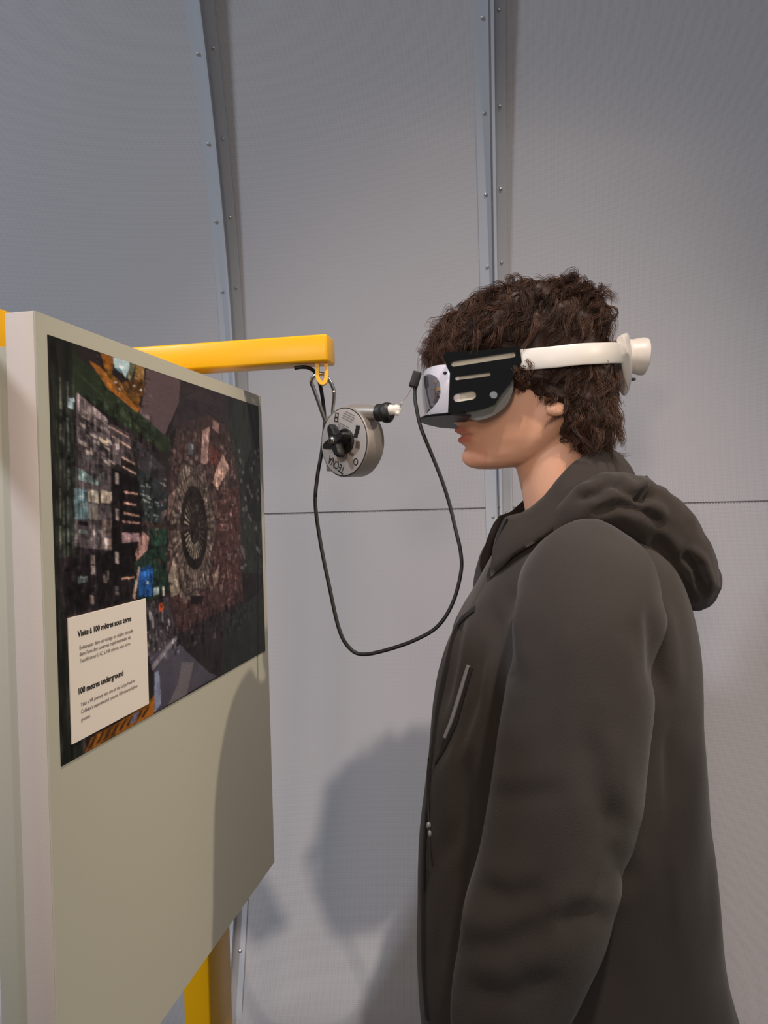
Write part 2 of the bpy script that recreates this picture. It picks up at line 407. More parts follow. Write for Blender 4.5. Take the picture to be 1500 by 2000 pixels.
for k in range(60):
    x = 270+rng.random()*180; y = 780+rng.random()*680; w = rng.uniform(6, 30); h = rng.uniform(4, 40)
    poly(Za((x, y), (x+w, y+w*.2), (x+w, y+w*.2+h), (x, y+h)), [(128, 118, 116), (46, 40, 44), (30, 24, 26), (96, 104, 106)][rng.integers(0, 4)], None, alpha=.55)
poly(Za((250, 1340), (466, 1370), (466, 1500), (250, 1500))+[], (36, 30, 33), N5, .5, 1.6)
poly(Zb((140, 30), (600, -20), (640, 120), (600, 270), (440, 310), (210, 370)), (30, 25, 27), N5, .4, 1.7)
poly(Za((460, 620), (570, 680), (605, 860), (470, 800)), (78, 68, 72), N3, .6, 1.4)
for a, b in (((465, 640), (570, 700)), ((470, 690), (580, 760)), ((530, 815), (605, 855)), ((530, 868), (610, 912))): poly(Za(a, b, (b[0], b[1]+10), (a[0], a[1]+9)), (184, 152, 140))
poly(Za((474, 790), (520, 800), (520, 865), (474, 850)), (106, 96, 98), N4, .7, 1.2)
poly(Za((470, 880), (640, 960), (655, 1420), (655, 1500), (470, 1500)), (24, 18, 20), N1, .5, 1.3)
for y in (735, 942, 1152, 1405): poly(Za((488, y-32), (510, y-28), (512, y+38), (492, y+36)), (158, 144, 142), N4, .8, 1.1)
for a, b in (((540, 1018), (622, 1030)), ((540, 1080), (610, 1095)), ((540, 1140), (632, 1160)), ((530, 1190), (634, 1202))): poly(Za(a, b, (b[0], b[1]+9), (a[0], a[1]+12)), (170, 132, 120))
poly(Za((530, 1260), (630, 1264), (630, 1312), (530, 1320)), (150, 122, 126), N5, .9, 1.1)
for x, y in ((345, 100), (420, 150), (345, 40), (488, 220), (340, 275), (430, 130)): poly(Zb((x, y-28), (x+22, y-24), (x+24, y+26), (x+2, y+24)), (116, 104, 102), N4, .5, 1.2)
poly(Zb((270, 140), (325, 135), (325, 170), (270, 178)), (92, 100, 100), N4, .5, 1.2); poly(Zb((525, 145), (605, 138), (605, 148), (525, 155)), (196, 150, 130))
# machinery at the foot of the tiers
poly(Za((620, 880), (790, 1000), (800, 1240), (650, 1210)), (40, 46, 48), N4, .2, 2.0)
for k in range(26):
    x = 630+rng.random()*160; y = 930+rng.random()*300; w = rng.uniform(6, 34); poly(Za((x, y), (x+w, y+w*.35), (x+w, y+w*.35+8), (x, y+8)), (150, 158, 156), None, alpha=.7)
poly(Za((660, 1195), (890, 1228), (890, 1252), (660, 1215)), (66, 54, 50))
poly(Za((700, 1230), (790, 1240), (790, 1500), (690, 1500)), (30, 52, 42), N3, .4, 1.9)
poly(Za((608, 1380), (650, 1250), (690, 1290), (670, 1400), (620, 1500)), (158, 122, 116), N2, .4, 1.4)
poly(Zb((600, 60), (690, -30), (800, 20), (815, 220), (690, 280), (600, 260)), (30, 48, 40), N4, .3, 1.9)
poly(Zb((625, 110), (665, 80), (710, 85), (708, 250), (628, 262)), (38, 86, 152), N5, .75, 1.2)
poly(Zb((640, 90), (700, 70), (706, 90), (640, 115)), (28, 60, 110)); poly(Zb((672, 165), (686, 165), (686, 182), (672, 182)), (170, 196, 216))
poly(Zb((590, 260), (625, 80), (636, 84), (604, 270)), (180, 150, 138)); poly(Zb((715, 205), (745, 195), (745, 240), (715, 250)), (150, 166, 166)); poly(Zb((765, 195), (778, 195), (780, 250), (768, 250)), (196, 188, 176))
poly(Zb((665, 290), (800, 260), (850, 470), (720, 660), (670, 640)), (60, 54, 58), N4, .2, 2.0)
for k in range(40):
    x = 670+rng.random()*130; y = 320+rng.random()*250; h = rng.uniform(15, 70); poly(Zb((x, y), (x+9, y), (x+11, y+h), (x+3, y+h)), [(146, 140, 142), (96, 92, 98), (34, 30, 34)][rng.integers(0, 3)], None, alpha=.7)
poly(Zb((742, 300), (768, 288), (776, 330), (748, 346)), (204, 88, 54)); poly(Zb((752, 308), (764, 302), (768, 322), (756, 330)), (90, 50, 40))
# the round end of the machine: body, panels, ring and spokes in the plane of the print
poly(Za((850, 640), (1030, 565), (1150, 640), (1215, 940), (1240, 1500), (800, 1500), (795, 1010))+[], (64, 50, 49), N2*.5+N4*.5, .25, 1.8)
poly(Zb((800, 0), (1230, 0), (1240, 320), (1120, 700), (1020, 660), (860, 480), (815, 300)), (64, 46, 46), N2*.5+N4*.5, .25, 1.8)
poly(Za((1090, 1020), (1215, 1000), (1225, 1300), (1215, 1500), (1080, 1500)), (76, 51, 49), N3, .6, 1.3, .8)
poly(Zb((1080, 0), (1215, 0), (1210, 230), (1090, 210)), (74, 50, 48), N3, .6, 1.3, .7)
for k in range(170):
    a = rng.uniform(0, 2*PI); r_ = rng.uniform(1.5, 3.0); x = 955+75*r_*math.cos(a)*1.1; y = 1235+250*r_*.62*math.sin(a)
    w = rng.uniform(5, 22); h = rng.uniform(8, 46); poly([(60+q/3, 620+t/3) for q, t in ((x, y), (x+w, y+4), (x+w*.8, y+h), (x, y+h))], [(120, 92, 88), (44, 32, 34), (86, 60, 57), (134, 118, 112)][rng.integers(0, 4)], None, alpha=.55)
for q, c in ((((1000, 665), (1045, 640), (1030, 855), (990, 865)), (158, 128, 122)), (((1120, 800), (1160, 880), (1090, 1005), (1060, 970), (1080, 900)), (164, 132, 122)), (((1060, 600), (1100, 620), (1095, 680), (1060, 650)), (140, 112, 108)),
             (((920, 735), (950, 738), (945, 800), (918, 805)), (86, 92, 98)), (((1040, 740), (1110, 800), (1090, 880), (1040, 860)), (96, 58, 54)), (((860, 660), (980, 590), (985, 640), (870, 720)), (62, 52, 54)), (((800, 1050), (850, 1000), (860, 1100), (800, 1160)), (128, 104, 100))):
    poly(Za(*q), c, N4, .4, 1.5)
for q, c in ((((800, 140), (835, 20), (850, 100), (870, 230), (820, 260)), (136, 122, 110)), (((1060, 150), (1100, 60), (1090, 170), (1070, 200)), (140, 116, 108)), (((860, 60), (900, 220), (1000, 250), (990, 290), (880, 260)), (96, 86, 82))):
    poly(Zb(*q), c, N4, .4, 1.5)
poly(Zb((930, 250), (1010, 250), (1000, 300), (935, 300)), (30, 22, 24))
cu, cv = puv(378, 1031); ASP = (PU1-PU0)/(PZ1-PZ0)
ru = (puv(404, 1031)[0]-puv(352, 1031)[0])/2*ASP; rvv = (puv(378, 1114)[1]-puv(378, 953)[1])/2
DX = (gu-cu)*ASP/ru; DY = (gv-cv)/rvv; RR = np.hypot(DX, DY); TH = np.arctan2(DY, DX)
sp = .5+.5*np.sin(TH*44+6*N1); spf = .5+.5*np.sin(TH*30+3*N5)
brk = np.clip((N5-.3)*3, 0, 1)
dark_petal = np.clip(1-abs(RR-(1.62+.13*np.cos(TH*6)))*16, 0, 1)
paint(((RR > 1.0) & (RR < 1.62+.13*np.cos(TH*6))).astype(float), (78, 66, 62), N4, .4, 1.6, .85)
paint(((RR > 1.3) & (RR < 1.58)).astype(float)*(sp > .55)*brk, (150, 138, 128), N4, .4, 1.3, .6)
paint(dark_petal, (36, 28, 28), None, alpha=.8)
paint(((RR > 1.02) & (RR < 1.26)).astype(float)*(sp > .5), (140, 126, 118), N4, .3, 1.4, .45)
paint(np.clip(1-abs(RR-1.28)*22, 0, 1), (50, 42, 40), None, alpha=.8)
paint((RR < 1.02).astype(float), (34, 28, 27), N5, .5, 1.5)
wed = np.clip(np.cos(TH-2.4)*1.2+.4, 0, 1)
paint(((RR > .34) & (RR < .76)).astype(float)*np.clip((spf-.62)*5, 0, 1)*wed, (186, 172, 156), N4, .5, 1.3, .75)
paint(((RR > .34) & (RR < .76)).astype(float)*np.clip((spf-.75)*5, 0, 1)*(1-wed), (84, 76, 70), N4, .5, 1.3, .5)
paint((RR < .40).astype(float), (40, 33, 31), N5, .5, 1.5)
poly(Za((640, 1195), (930, 1222), (930, 1262), (640, 1222)), (54, 42, 40), N4, .6, 1.4, .9)
for k in range(40):
    x = 1180+rng.random()*150; y = 760+rng.random()*700; poly(Za((x, y), (x+12, y+3), (x+12, y+18+24*rng.random()), (x, y+20)), (116, 110, 110), None, alpha=.6)
for y in (1150, 1180, 1210, 1240): poly(Za((1100, y), (1150, y+2), (1150, y+10), (1100, y+9)), (130, 104, 100), None, alpha=.6)
# floor, steps, orange rail
poly(Zb((690, 620), (830, 500), (900, 560), (1040, 700), (1090, 720), (720, 935), (715, 700)), (80, 76, 88), N1, .6, 1.35)
poly(Zb((880, 640), (950, 640), (910, 830), (800, 890), (860, 760)), (108, 102, 108), N1, .8, 1.2)
poly(Zb((850, 480), (1230, 280), (1370, 350), (1370, 570), (1100, 715), (1030, 690), (900, 570)), (44, 38, 40), N2, .4, 1.5)
poly(Zb((1130, 400), (1370, 200), (1370, 572), (1110, 712)), (40, 44, 42), N5, .6, 1.4)
poly(Zb((700, 660), (845, 485), (855, 500), (710, 690)), (140, 134, 142), N4, .5, 1.3)
poly(Zb((720, 700), (745, 690), (760, 880), (720, 935)), (140, 148, 176), N2, .4, 1.4)
poly(Zb((600, 300), (670, 270), (672, 900), (720, 935), (330, 1150), (300, 1175), (300, 1100), (420, 1040)), (46, 38, 36), N4, .4, 1.5)
poly(Zb((310, 1170), (350, 1080), (440, 1030), (560, 960), (680, 880), (720, 830), (715, 940)), (152, 92, 30), N2, .15, 1.6)
poly(Zb((600, 1010), (690, 890), (720, 850), (716, 940)), (172, 102, 30), N5, .8, 1.15)
for k in range(8): poly(Zb((330+44*k, 1150-26*k), (370+44*k, 1070-24*k), (384+44*k, 1066-24*k), (350+44*k, 1142-26*k)), (58, 40, 32), N4, .5, 1.5)
poly(Zb((570, 1000), (600, 940), (632, 925), (612, 990)), (120, 112, 126), N4, .5, 1.3)
_g = np.random.default_rng(21)
def specks(n, u0, u1, v0, v1, wmax, hmax, lo, hi):
    for _ in range(n):
        a = int((u0+(u1-u0)*_g.random())*NU); b = int((v0+(v1-v0)*_g.random())*NV); w = _g.integers(1, wmax+1); h = _g.integers(1, hmax+1)
        img[b:b+h, a:a+w] *= _g.uniform(lo, hi)
specks(1500, .02, .36, .12, .72, 5, 16, .35, 1.75)          # gear on the tiers
specks(1700, .42, .80, .15, .85, 5, 12, .45, 1.9)          # panels of the round machine
specks(500, .74, .99, .20, .85, 4, 10, .5, 1.9)
specks(500, .30, .46, .40, .85, 5, 9, .4, 1.65)
specks(260, .0, .12, .05, .95, 2, 70, .5, 1.9)             # pipes
specks(200, .14, .34, .0, .14, 5, 5, .4, 1.8)
for ax_ in (0, 1): img = (np.roll(img, 1, ax_)+2*img+np.roll(img, -1, ax_))/4*(.55)+img*.45
img *= (.82+.36*np.random.default_rng(9).random((NV, NU)))[..., None]
img = np.clip(img*.95, 0, 1)
Vg = np.empty((NV*NU, 3)); P0 = np.array(bpt(0, 0, .0012)); bd = np.array(BD)
uu = PU0+(PU1-PU0)*gu; zz = PZ1+(PZ0-PZ1)*gv
Vg = P0+uu.ravel()[:, None]*bd+np.stack([0*zz.ravel(), 0*zz.ravel(), zz.ravel()], 1)
ii, jj = np.meshgrid(np.arange(NV-1), np.arange(NU-1), indexing='ij'); k0 = (ii*NU+jj).ravel()
Q = np.stack([k0, k0+NU, k0+NU+1, k0+1], 1)
pm = bpy.data.meshes.new('poster_print'); pm.vertices.add(len(Vg)); pm.vertices.foreach_set('co', Vg.ravel())
pm.loops.add(Q.size); pm.loops.foreach_set('vertex_index', Q.ravel()); pm.polygons.add(len(Q)); pm.polygons.foreach_set('loop_start', np.arange(0, Q.size, 4)); pm.update(calc_edges=True)
set_attr(pm, 'print', img.reshape(-1, 3))
poster = empty('poster', bpt(-.29, 1.25)); tag(poster, 'large dark poster photograph of a round underground machine on the display board', 'poster')
link('print', pm, attr_mat('poster_ink', 'print', .5, .12), poster)
link('sheet', bbox(PU0, PU1, PZ0, PZ1, .0001, .0010), MT['ink'], poster, smooth=False)

# caption card with its lettering
def text_mesh(body, size, bold=0, align='LEFT', spacing=1.0):
    c = bpy.data.curves.new('t', 'FONT'); c.body = body; c.size = size; c.offset = bold; c.align_x = align; c.space_line = spacing; c.resolution_u = 3
    o = bpy.data.objects.new('t', c); COL.objects.link(o); dg = bpy.context.evaluated_depsgraph_get()
    me = bpy.data.meshes.new_from_object(o.evaluated_get(dg)); bpy.data.objects.remove(o); bpy.data.curves.remove(c); return me
def place_text(name, me, o, ax, ay, width, m, parent, height=None):
    v = vget(me); w = v[:, 0].max()-v[:, 0].min(); s = width/w; sy = s if height is None else height/(v[:, 1].max()-v[:, 1].min())
    ax = np.array(ax); ay = np.array(ay)
    v = np.array(o)+((v[:, :1]-v[:, 0].min())*s)*ax+(v[:, 1:2]*sy)*ay; vset(me, v)
    return link(name, me, m, parent, smooth=False)
CU0, CU1, CZ0, CZ1 = -.548, -.402, 1.265, 1.3820
card = empty('caption_card', bpt(-.475, CZ0)); tag(card, 'small white caption card with French and English text on the poster', 'card')
link('card_sheet', bbox(CU0, CU1, CZ0, CZ1, .0014, .0028, .0003), MT['card'], card, smooth=False)
def card_line(name, s, px0, py0, px1, size, bold, m):
    a = ray_plane(px0, py0, B0, BN); b = ray_plane(px1, py0, B0, BN); wd = abs((b-a).dot(BD))
    u = (a-B0).dot(BD)
    me = text_mesh(s, size, bold); v = vget(me)
    place_text(name, me, bpt(u, a.z, .0032), BD, Z3, wd, m, card)
card_line('heading', 'Visite à 100 mètres sous terre', 146, 1244, 252, .008, .00022, MT['ink'])
card_line('text_line', 'Embarquez dans un voyage en réalité virtuelle', 150, 1269, 256, .005, 0, MT['grey_ink'])
card_line('text_line', "dans l'une des cavernes expérimentales de", 150, 1281.5, 251, .005, 0, MT['grey_ink'])
card_line('text_line', "l'accélérateur LHC, à 100 mètres sous terre.", 151, 1294.5, 251, .005, 0, MT['grey_ink'])
card_line('heading', '100 metres underground', 148, 1356, 237, .008, .00022, MT['ink'])
card_line('text_line', 'Take a VR journey into one of the Large Hadron', 152, 1380, 260, .005, 0, MT['grey_ink'])
card_line('text_line', "Collider's experimental caverns 100 metres below", 153, 1394, 265, .005, 0, MT['grey_ink'])
card_line('text_line', 'ground.', 153, 1409, 171, .005, 0, MT['grey_ink'])

# ------------------------------------------------------------------ yellow arm and post
AE = at(640, 705, 1.13)                                  # lower front corner at the arm's end
arm_o = Vector((AE.x, AE.y, AE.z))
crane = empty('hanging_arm_frame', bpt(-.1, 0, -.12)); tag(crane, 'yellow square-tube frame with an arm reaching out over the display board', 'metal frame')
SZ = .040
LARM = .40
link('arm', frame_box(arm_o, -BN, BD, Z3, (0, 0, 0), (LARM, .046, SZ), .0035), MT['yellow'], crane)
pp0 = ray_plane(408, 1900, B0-BN*.10, BN); pp1 = ray_plane(452, 1900, B0-BN*.10, BN)
pu0, pu1 = (pp0-B0).dot(BD), (pp1-B0).dot(BD)
link('post', bbox(pu0, pu1, 0, arm_o.z-.002, -.145, -.10, .003), MT['yellow'], crane)
link('beam', bbox(-1.1, pu1, arm_o.z-.044, arm_o.z-.001, -.145, -.10, .003), MT['yellow'], crane)
# bent flat eye under the arm
ec = at(628, 707, 1.150); ec.z = arm_o.z
ey = [ec+X3*dx+Z3*dz for dx, dz in ((-.006, .006), (-.0062, -.010), (-.006, -.020), (-.003, -.027), (.001, -.0295), (.005, -.027), (.0068, -.020), (.0072, -.010), (.007, .006))]
ey = catmull(ey, 4)
rings = []
for i, p in enumerate(ey):
    t = (ey[min(i+1, len(ey)-1)]-ey[max(i-1, 0)]).normalized(); b = t.cross(Y3).normalized()
    w = .0065; th = .0028
    rings.append([p+Y3*(sy*w)+b*(sb*th) for sy, sb in ((-1, -1), (1, -1), (1, 1), (-1, 1))])
link('eye', auto_smooth(loft(rings), 40), MT['yellow'], crane)

# carabiner
YC = 1.150
cpts = [(613, 760), (608, 745), (616, 733), (632, 731), (643, 742), (652, 762), (652, 780), (650, 800), (650, 815), (646, 826), (636, 822), (630, 808), (622, 785)]
cpath = catmull([at(x, y, YC+(y-733)/90*.022) for i, (x, y) in enumerate(cpts)], 6, True)
cara = empty('carabiner', at(640, 822, YC)); tag(cara, 'chrome snap hook hanging from the yellow arm above the reel', 'carabiner')
n = len(cpath)
link('body', tube(cpath[:int(n*.40)][::1] + [], .0030, 10), MT['chrome'], cara)
link('body', tube(cpath[int(n*.60):]+cpath[:1], .0030, 10), MT['chrome'], cara)
link('gate', tube(cpath[int(n*.40)-1:int(n*.60)+1], .0027, 10), MT['chrome'], cara)
link('gate_pin', lathe(cpath[int(n*.41)]-Y3*.004, Y3, [(0, .0016), (.008, .0016)], 12), MT['chrome'], cara)

# ------------------------------------------------------------------ cable reel (spring balancer)
RA = math.radians(45)
RN = Vector((-math.sin(RA), -math.cos(RA), .0)).normalized()   # face normal
RX = Vector((math.cos(RA), -math.sin(RA), 0))                   # to the right in the face
RC = at(671.5, 863.5, 1.140); RRAD = .0518
reel = empty('cable_reel', RC-Z3*RRAD); tag(reel, 'round metal spring balancer with black star knob hanging from the chrome hook', 'reel')
def rp(x, z, n=0): return RC+RX*x+Z3*z+RN*n
def fp(px, py):
    P = ray_plane(px, py, RC, RN)-RC; return P.dot(RX), P.z
TH_ = .036
link('housing', lathe(RC, -RN, [(0, RRAD*.975), (.0015, RRAD), (TH_-.004, RRAD*.985), (TH_, RRAD*.93), (TH_+.006, RRAD*.75), (TH_+.008, RRAD*.3)], 72), MT['alu'], reel)
link('face_plate', lathe(RC, RN, [(-.001, RRAD*.945), (.0008, RRAD*.945), (.0010, RRAD*.93)], 72), MT['plate'], reel)
link('rim_gap', lathe(RC, RN, [(-.001, RRAD*.972), (.0003, RRAD*.972)], 72), MT['ink'], reel)
bx_, bz_ = fp(676, 862)
link('boss', lathe(rp(bx_, bz_), RN, [(0, .0185), (.004, .0185), (.005, .0175)], 40), MT['rubber'], reel)
# star knob
KB = rp(bx_, bz_, .008)
star = []
for i in range(80):
    a = 2*PI*i/80; r = .0165+.0078*math.cos(4*(a-.35))+.0016*math.cos(8*(a-.35)); star.append((r*math.cos(a), r*math.sin(a)))
kn = auto_smooth(loft([[KB+RN*d+RX*(x*s)+Z3*(y*s) for x, y in star] for d, s in ((.004, .85), (.006, 1), (.016, 1), (.019, .9))]), 40)
knob = link('star_knob', join(kn, lathe(KB-RN*.004, RN, [(-.006, .009), (.010, .009)], 24)), MT['rubber'], reel)
link('screw', lathe(KB+RN*.017, RN, [(0, .0062), (.004, .0060), (.0055, .004), (.006, .001)], 24), MT['chrome'], knob)
# cable nozzle, rubber bumper and white stopper
ND = (at(752, 806, 1.108)-at(703, 806, 1.135)).normalized()
NA = at(703, 806, 1.135)
link('nozzle', lathe(NA, ND, [(-.016, .0118), (.016, .0115), (.034, .0100)], 32), MT['alu'], reel)
nb = NA+ND*.032
link('rubber_bumper', lathe(nb, ND, [(0, .0108), (.002, .0128), (.008, .0128), (.010, .0118), (.013, .0140), (.017, .0150), (.021, .0142), (.025, .0095)], 32), MT['rubber'], reel)
stop_c = at(762, 801, 1.102)
st1 = remesh(join(ico(stop_c, .0085, 3, (1.15, 1, .95)), ico(stop_c+Vector((.009, 0, .001)), .0068, 3, (1, 1, 1)), ico(stop_c+Vector((.010, -.003, -.005)), .004, 3)), .0012, 3)
link('stopper', st1, MT['white_plastic'], reel)
# hanging lug on top and bracket behind
lug0 = at(643, 818, YC+.020)
link('hanging_lug', tube([lug0+Vector((.004, .004, -.028)), lug0+Vector((.001, .002, -.010)), lug0+Vector((-.002, .0, .004))], .004, 10), MT['alu'], reel)
link('rear_bracket', frame_box(RC-RN*(TH_*.6), RX, RN, Z3, (-.060, -.004, -.040), (-.030, .006, -.012), .002), MT['alu'], reel)
# print on the face
def face_text(name, s, x, z, ang, width, m, size=.01, bold=0):
    a = RX*math.cos(ang)+Z3*math.sin(ang); b = -RX*math.sin(ang)+Z3*math.cos(ang)
    return place_text(name, text_mesh(s, size, bold), rp(x, z, .0012), a, b, width, m, reel, .0125)
x1, z1 = fp(675.5, 914); x0, z0 = fp(645, 889)
ang = math.atan2(z0-z1, x0-x1)
face_text('lettering', 'TECNA', x1, z1, ang, math.hypot(x0-x1, z0-z1), MT['ink'], bold=.0002)
def fquad(name, c, w, h, m, ang=-.18):
    x, z = fp(*c); a = RX*math.cos(ang)+Z3*math.sin(ang); b = -RX*math.sin(ang)+Z3*math.cos(ang)
    o = rp(x, z, .0010); return link(name, frame_box(o, a, b, RN, (-w/2, -h/2, 0), (w/2, h/2, .0003)), m, reel, smooth=False)
for c, w, h in (((659, 811), .008, .0075), ((658, 820), .009, .0065), ((700, 835), .0085, .006), ((698.5, 843), .0085, .006), ((696, 851), .0085, .006)):
    q = fquad('printed_box', c, w, h, MT['ink']); 
for c in ((659, 811), (658, 820)): 
    x, z = fp(*c); link('printed_box', frame_box(rp(x, z, .0012), RX, Z3, RN, (-.0022, -.002, 0), (.0022, .002, .0003)), MT['plate'], reel, smooth=False)
fquad('printed_block', (700, 869), .009, .010, MT['grey_ink']); fquad('printed_block', (688, 887), .010, .005, MT['grey_ink'], -.5)
for k, (c, w) in enumerate((((685, 808), .020), ((683, 812), .026), ((681, 816), .026), ((679, 820), .022), ((672, 830), .026), ((671, 834), .024), ((670, 838), .020))):
    fquad('printed_line', c, w, .0009, MT['grey_ink'], -.42)
x, z = fp(696, 902)
link('printed_ring', auto_smooth(tube([rp(x+.0042*math.cos(t), z+.0046*math.sin(t), .0011) for t in np.linspace(0, 2*PI, 25)[:-1]], .0009, 6, True)), MT['ink'], reel)

# ------------------------------------------------------------------ headset cable and steel wire
cab = [at(575, 719, 1.150), at(590, 717, 1.150), at(604, 719, 1.155), at(617, 730, 1.166), at(627, 760, 1.19), at(634, 820, 1.20), at(629, 878, 1.195), at(620, 930, 1.19), at(616, 985, 1.18), at(626, 1060, 1.17), at(641, 1135, 1.16),
       at(662, 1228, 1.15), at(683, 1266, 1.145), at(710, 1278, 1.14), at(760, 1268, 1.135), at(815, 1248, 1.13), at(856, 1222, 1.13), at(884, 1178, 1.13), at(900, 1120, 1.13), at(900, 1080, 1.13),
       at(890, 1035, 1.135), at(878, 985, 1.14), at(862, 935, 1.14), at(840, 880, 1.145), at(822, 835, 1.15), at(813, 795, 1.155), at(810, 770, 1.16), at(811, 752, 1.162)]
cable = empty('headset_cable', cab[13]); tag(cable, 'thin black cable looping from the yellow arm down and up to the headset', 'cable')
link('cord', tube(catmull(cab, 8), .0029, 10), MT['rubber'], cable)
cc0 = at(806.5, 757, 1.162); cc1 = at(815.5, 727, 1.162); cz = (cc1-cc0).normalized(); cx = cz.cross(Y3).normalized()
link('connector', frame_box(cc0, cx, Y3, cz, (-.0068, -.006, 0), (.0068, .006, .0245), .002), MT['rubber'], cable)
wp = [stop_c+Vector((.014, 0, .002)), at(785, 786, 1.09), at(797, 770, 1.12), at(805, 756, 1.16)]
tag(link('steel_wire', tube(catmull(wp, 6), .0006, 6), MT['wire']), 'thin steel wire from the reel stopper to the headset plug', 'wire')
# ------------------------------------------------------------------ person
YP = 1.18
def S(px, py): return at(px, py, YP)
def zpx(py, px=1000): return at(px, py, YP).z
PXM = F_PX/YP
person = empty('person', (S(1100, 1000).x, YP, 0)); tag(person, 'person in a dark hooded jacket standing in profile, wearing a white headset', 'person')
def xz(px, py):
    p = at(px, py, YP); return p.x, p.z
def interp_rows(rows, steps):
    """rows of (py, front px, back px, half width, ...) resampled smoothly"""
    rows = [tuple(map(float, r)) for r in rows]
    pts = catmull([Vector((r[1], r[2], r[3]*1000)) for r in rows], steps); py = []
    for i in range(len(rows)-1): py += [rows[i][0]+(rows[i+1][0]-rows[i][0])*k/steps for k in range(steps)]
    py.append(rows[-1][0])
    return [(a, p.x, p.y, p.z/1000) for a, p in zip(py, pts)]
def profile_loft(rows, steps=4, seg=64, cfrac=.6, pe=2.0, pb=None):
    rings = []
    for py, f, b, hw in interp_rows(rows, steps):
        xf, zf = xz(f, py); xb, zb = xz(b, py); c = xf+(xb-xf)*cfrac; ring = []
        for j in range(seg):
            t = 2*PI*j/seg; ct, st = math.cos(t), math.sin(t)
            q = pe if ct < 0 else (pb or pe)
            cx = math.copysign(abs(ct)**(2/q), ct); sy = math.copysign(abs(st)**(2/q), st)
            x = c+(cx*(c-xf) if ct < 0 else cx*(xb-c))
            k = (x-xf)/max(1e-6, xb-xf)
            ring.append(Vector((x, YP+sy*hw, zf+(zb-zf)*k)))
        rings.append(ring)
    return loft(rings)
HEAD = [(598, 985, 1055, .020), (604, 948, 1090, .042), (620, 908, 1125, .060), (650, 878, 1150, .072), (690, 866, 1160, .077), (725, 868, 1162, .078),
        (760, 874, 1156, .076), (795, 882, 1142, .073), (825, 891, 1125, .069), (845, 896, 1112, .066), (862, 901, 1098, .062), (878, 906, 1082, .056), (892, 905, 1062, .049), (904, 908, 1035, .040), (912, 916, 1005, .028), (916, 930, 975, .014)]
head = profile_loft(HEAD, 4, 72, .66, 1.62, 2.3)
neck_path = [S(1062, 800), S(1076, 880), S(1090, 940), S(1108, 1010), S(1120, 1080)]
def ell_tube(path, radii, seg=40, per=5):
    P = catmull(path, per); Rr = catmull([Vector((a, b, 0)) for a, b in radii], per); rings = []
    for i, p in enumerate(P):
        t = (P[min(i+1, len(P)-1)]-P[max(i-1, 0)]).normalized(); a = (X3-t*X3.dot(t)).normalized(); b = t.cross(a)
        rings.append([p+a*math.cos(2*PI*j/seg)*Rr[i].x+b*math.sin(2*PI*j/seg)*Rr[i].y for j in range(seg)])
    return loft(rings)
neck = ell_tube(neck_path, [(.050, .050), (.056, .053), (.057, .056), (.062, .060), (.066, .066)])
ears = []
for s in (-1, 1):
    e = [at(1085, 770, YP), at(1075, 793, YP)]
    ears += [ico(Vector((S(1082, 772).x, YP+s*.072, S(1082, 760).z)), .001, 3, (16, 8, 28)), ico(Vector((S(1064, 812).x, YP+s*.078, S(1064, 811).z)), .001, 3, (15, 7, 11))]
hm = remesh(join(head, neck, *ears), .0024, 5)
v = vget(hm)
# facial relief on top of the smooth head: nose, lips, chin, eye sockets (height in photo rows)
def row_of(z): return 1000-(z-S(900, 1000).z)*PXM
dy = v[:, 1]-YP; pyv = row_of(v[:, 2]); xf_ = S(1010, 800).x; fr = (v[:, 0] < xf_)
g = lambda c, s: np.exp(-((pyv-c)/s)**2)
gy = lambda s, c=0: np.exp(-((dy-c)/s)**2)
nose = np.where(pyv < 808, np.clip((pyv-722)/86, 0, 1)**1.2, np.clip((834-pyv)/26, 0, 1)**2*(3-2*np.clip((834-pyv)/26, 0, 1)))*.020*gy(.0135)
nose += .004*g(812, 10)*(gy(.008, .013)+gy(.008, -.013))
lip = .0062*g(841, 5.5)*gy(.021)+.0056*g(861, 6.0)*gy(.020)-.0042*g(851.5, 2.6)*gy(.026)-.0030*g(874, 6)*gy(.022)
chin = .003*g(895, 12)*gy(.018)-.0020*g(832, 4)*gy(.006)
eye = -.010*g(735, 14)*(gy(.014, .031)+gy(.014, -.031))
corner = -.0026*g(854, 6)*(gy(.006, .024)+gy(.006, -.024))
v[:, 0] -= np.where(fr, nose+lip+chin+eye+corner, 0); vset(hm, v)
# colour: lips, flushed cheeks, the ear lobe
v = vget(hm); dy = v[:, 1]-YP; pyv = row_of(v[:, 2])
base = np.tile(np.array(srgb(226, 174, 144)[:3]), (len(v), 1))
def blend(w, c): base[:] = base*(1-w[:, None])+np.array(srgb(*c)[:3])*w[:, None]
nz = np.array([mnoise.noise(Vector(p)*28) for p in v]); blend(np.clip(.25+nz*.5, 0, .6)*.5, (208, 146, 116))
front = v[:, 0] < S(945, 850).x
lipm = np.clip(1.4*(np.exp(-((pyv-843)/6.5)**2*1.3)+np.exp(-((pyv-860)/6.5)**2*1.3)), 0, 1)*np.clip((.027-abs(dy))/.008, 0, 1)*front*(v[:, 0] < S(925, 850).x)
blend(np.clip(lipm, 0, 1)*.85, (196, 112, 98))
blend(np.exp(-((pyv-851.5)/1.8)**2)*np.clip((.027-abs(dy))/.006, 0, 1)*front*.6, (110, 52, 46))
blend(np.exp(-((pyv-895)/22)**2)*front*.35, (206, 128, 104))
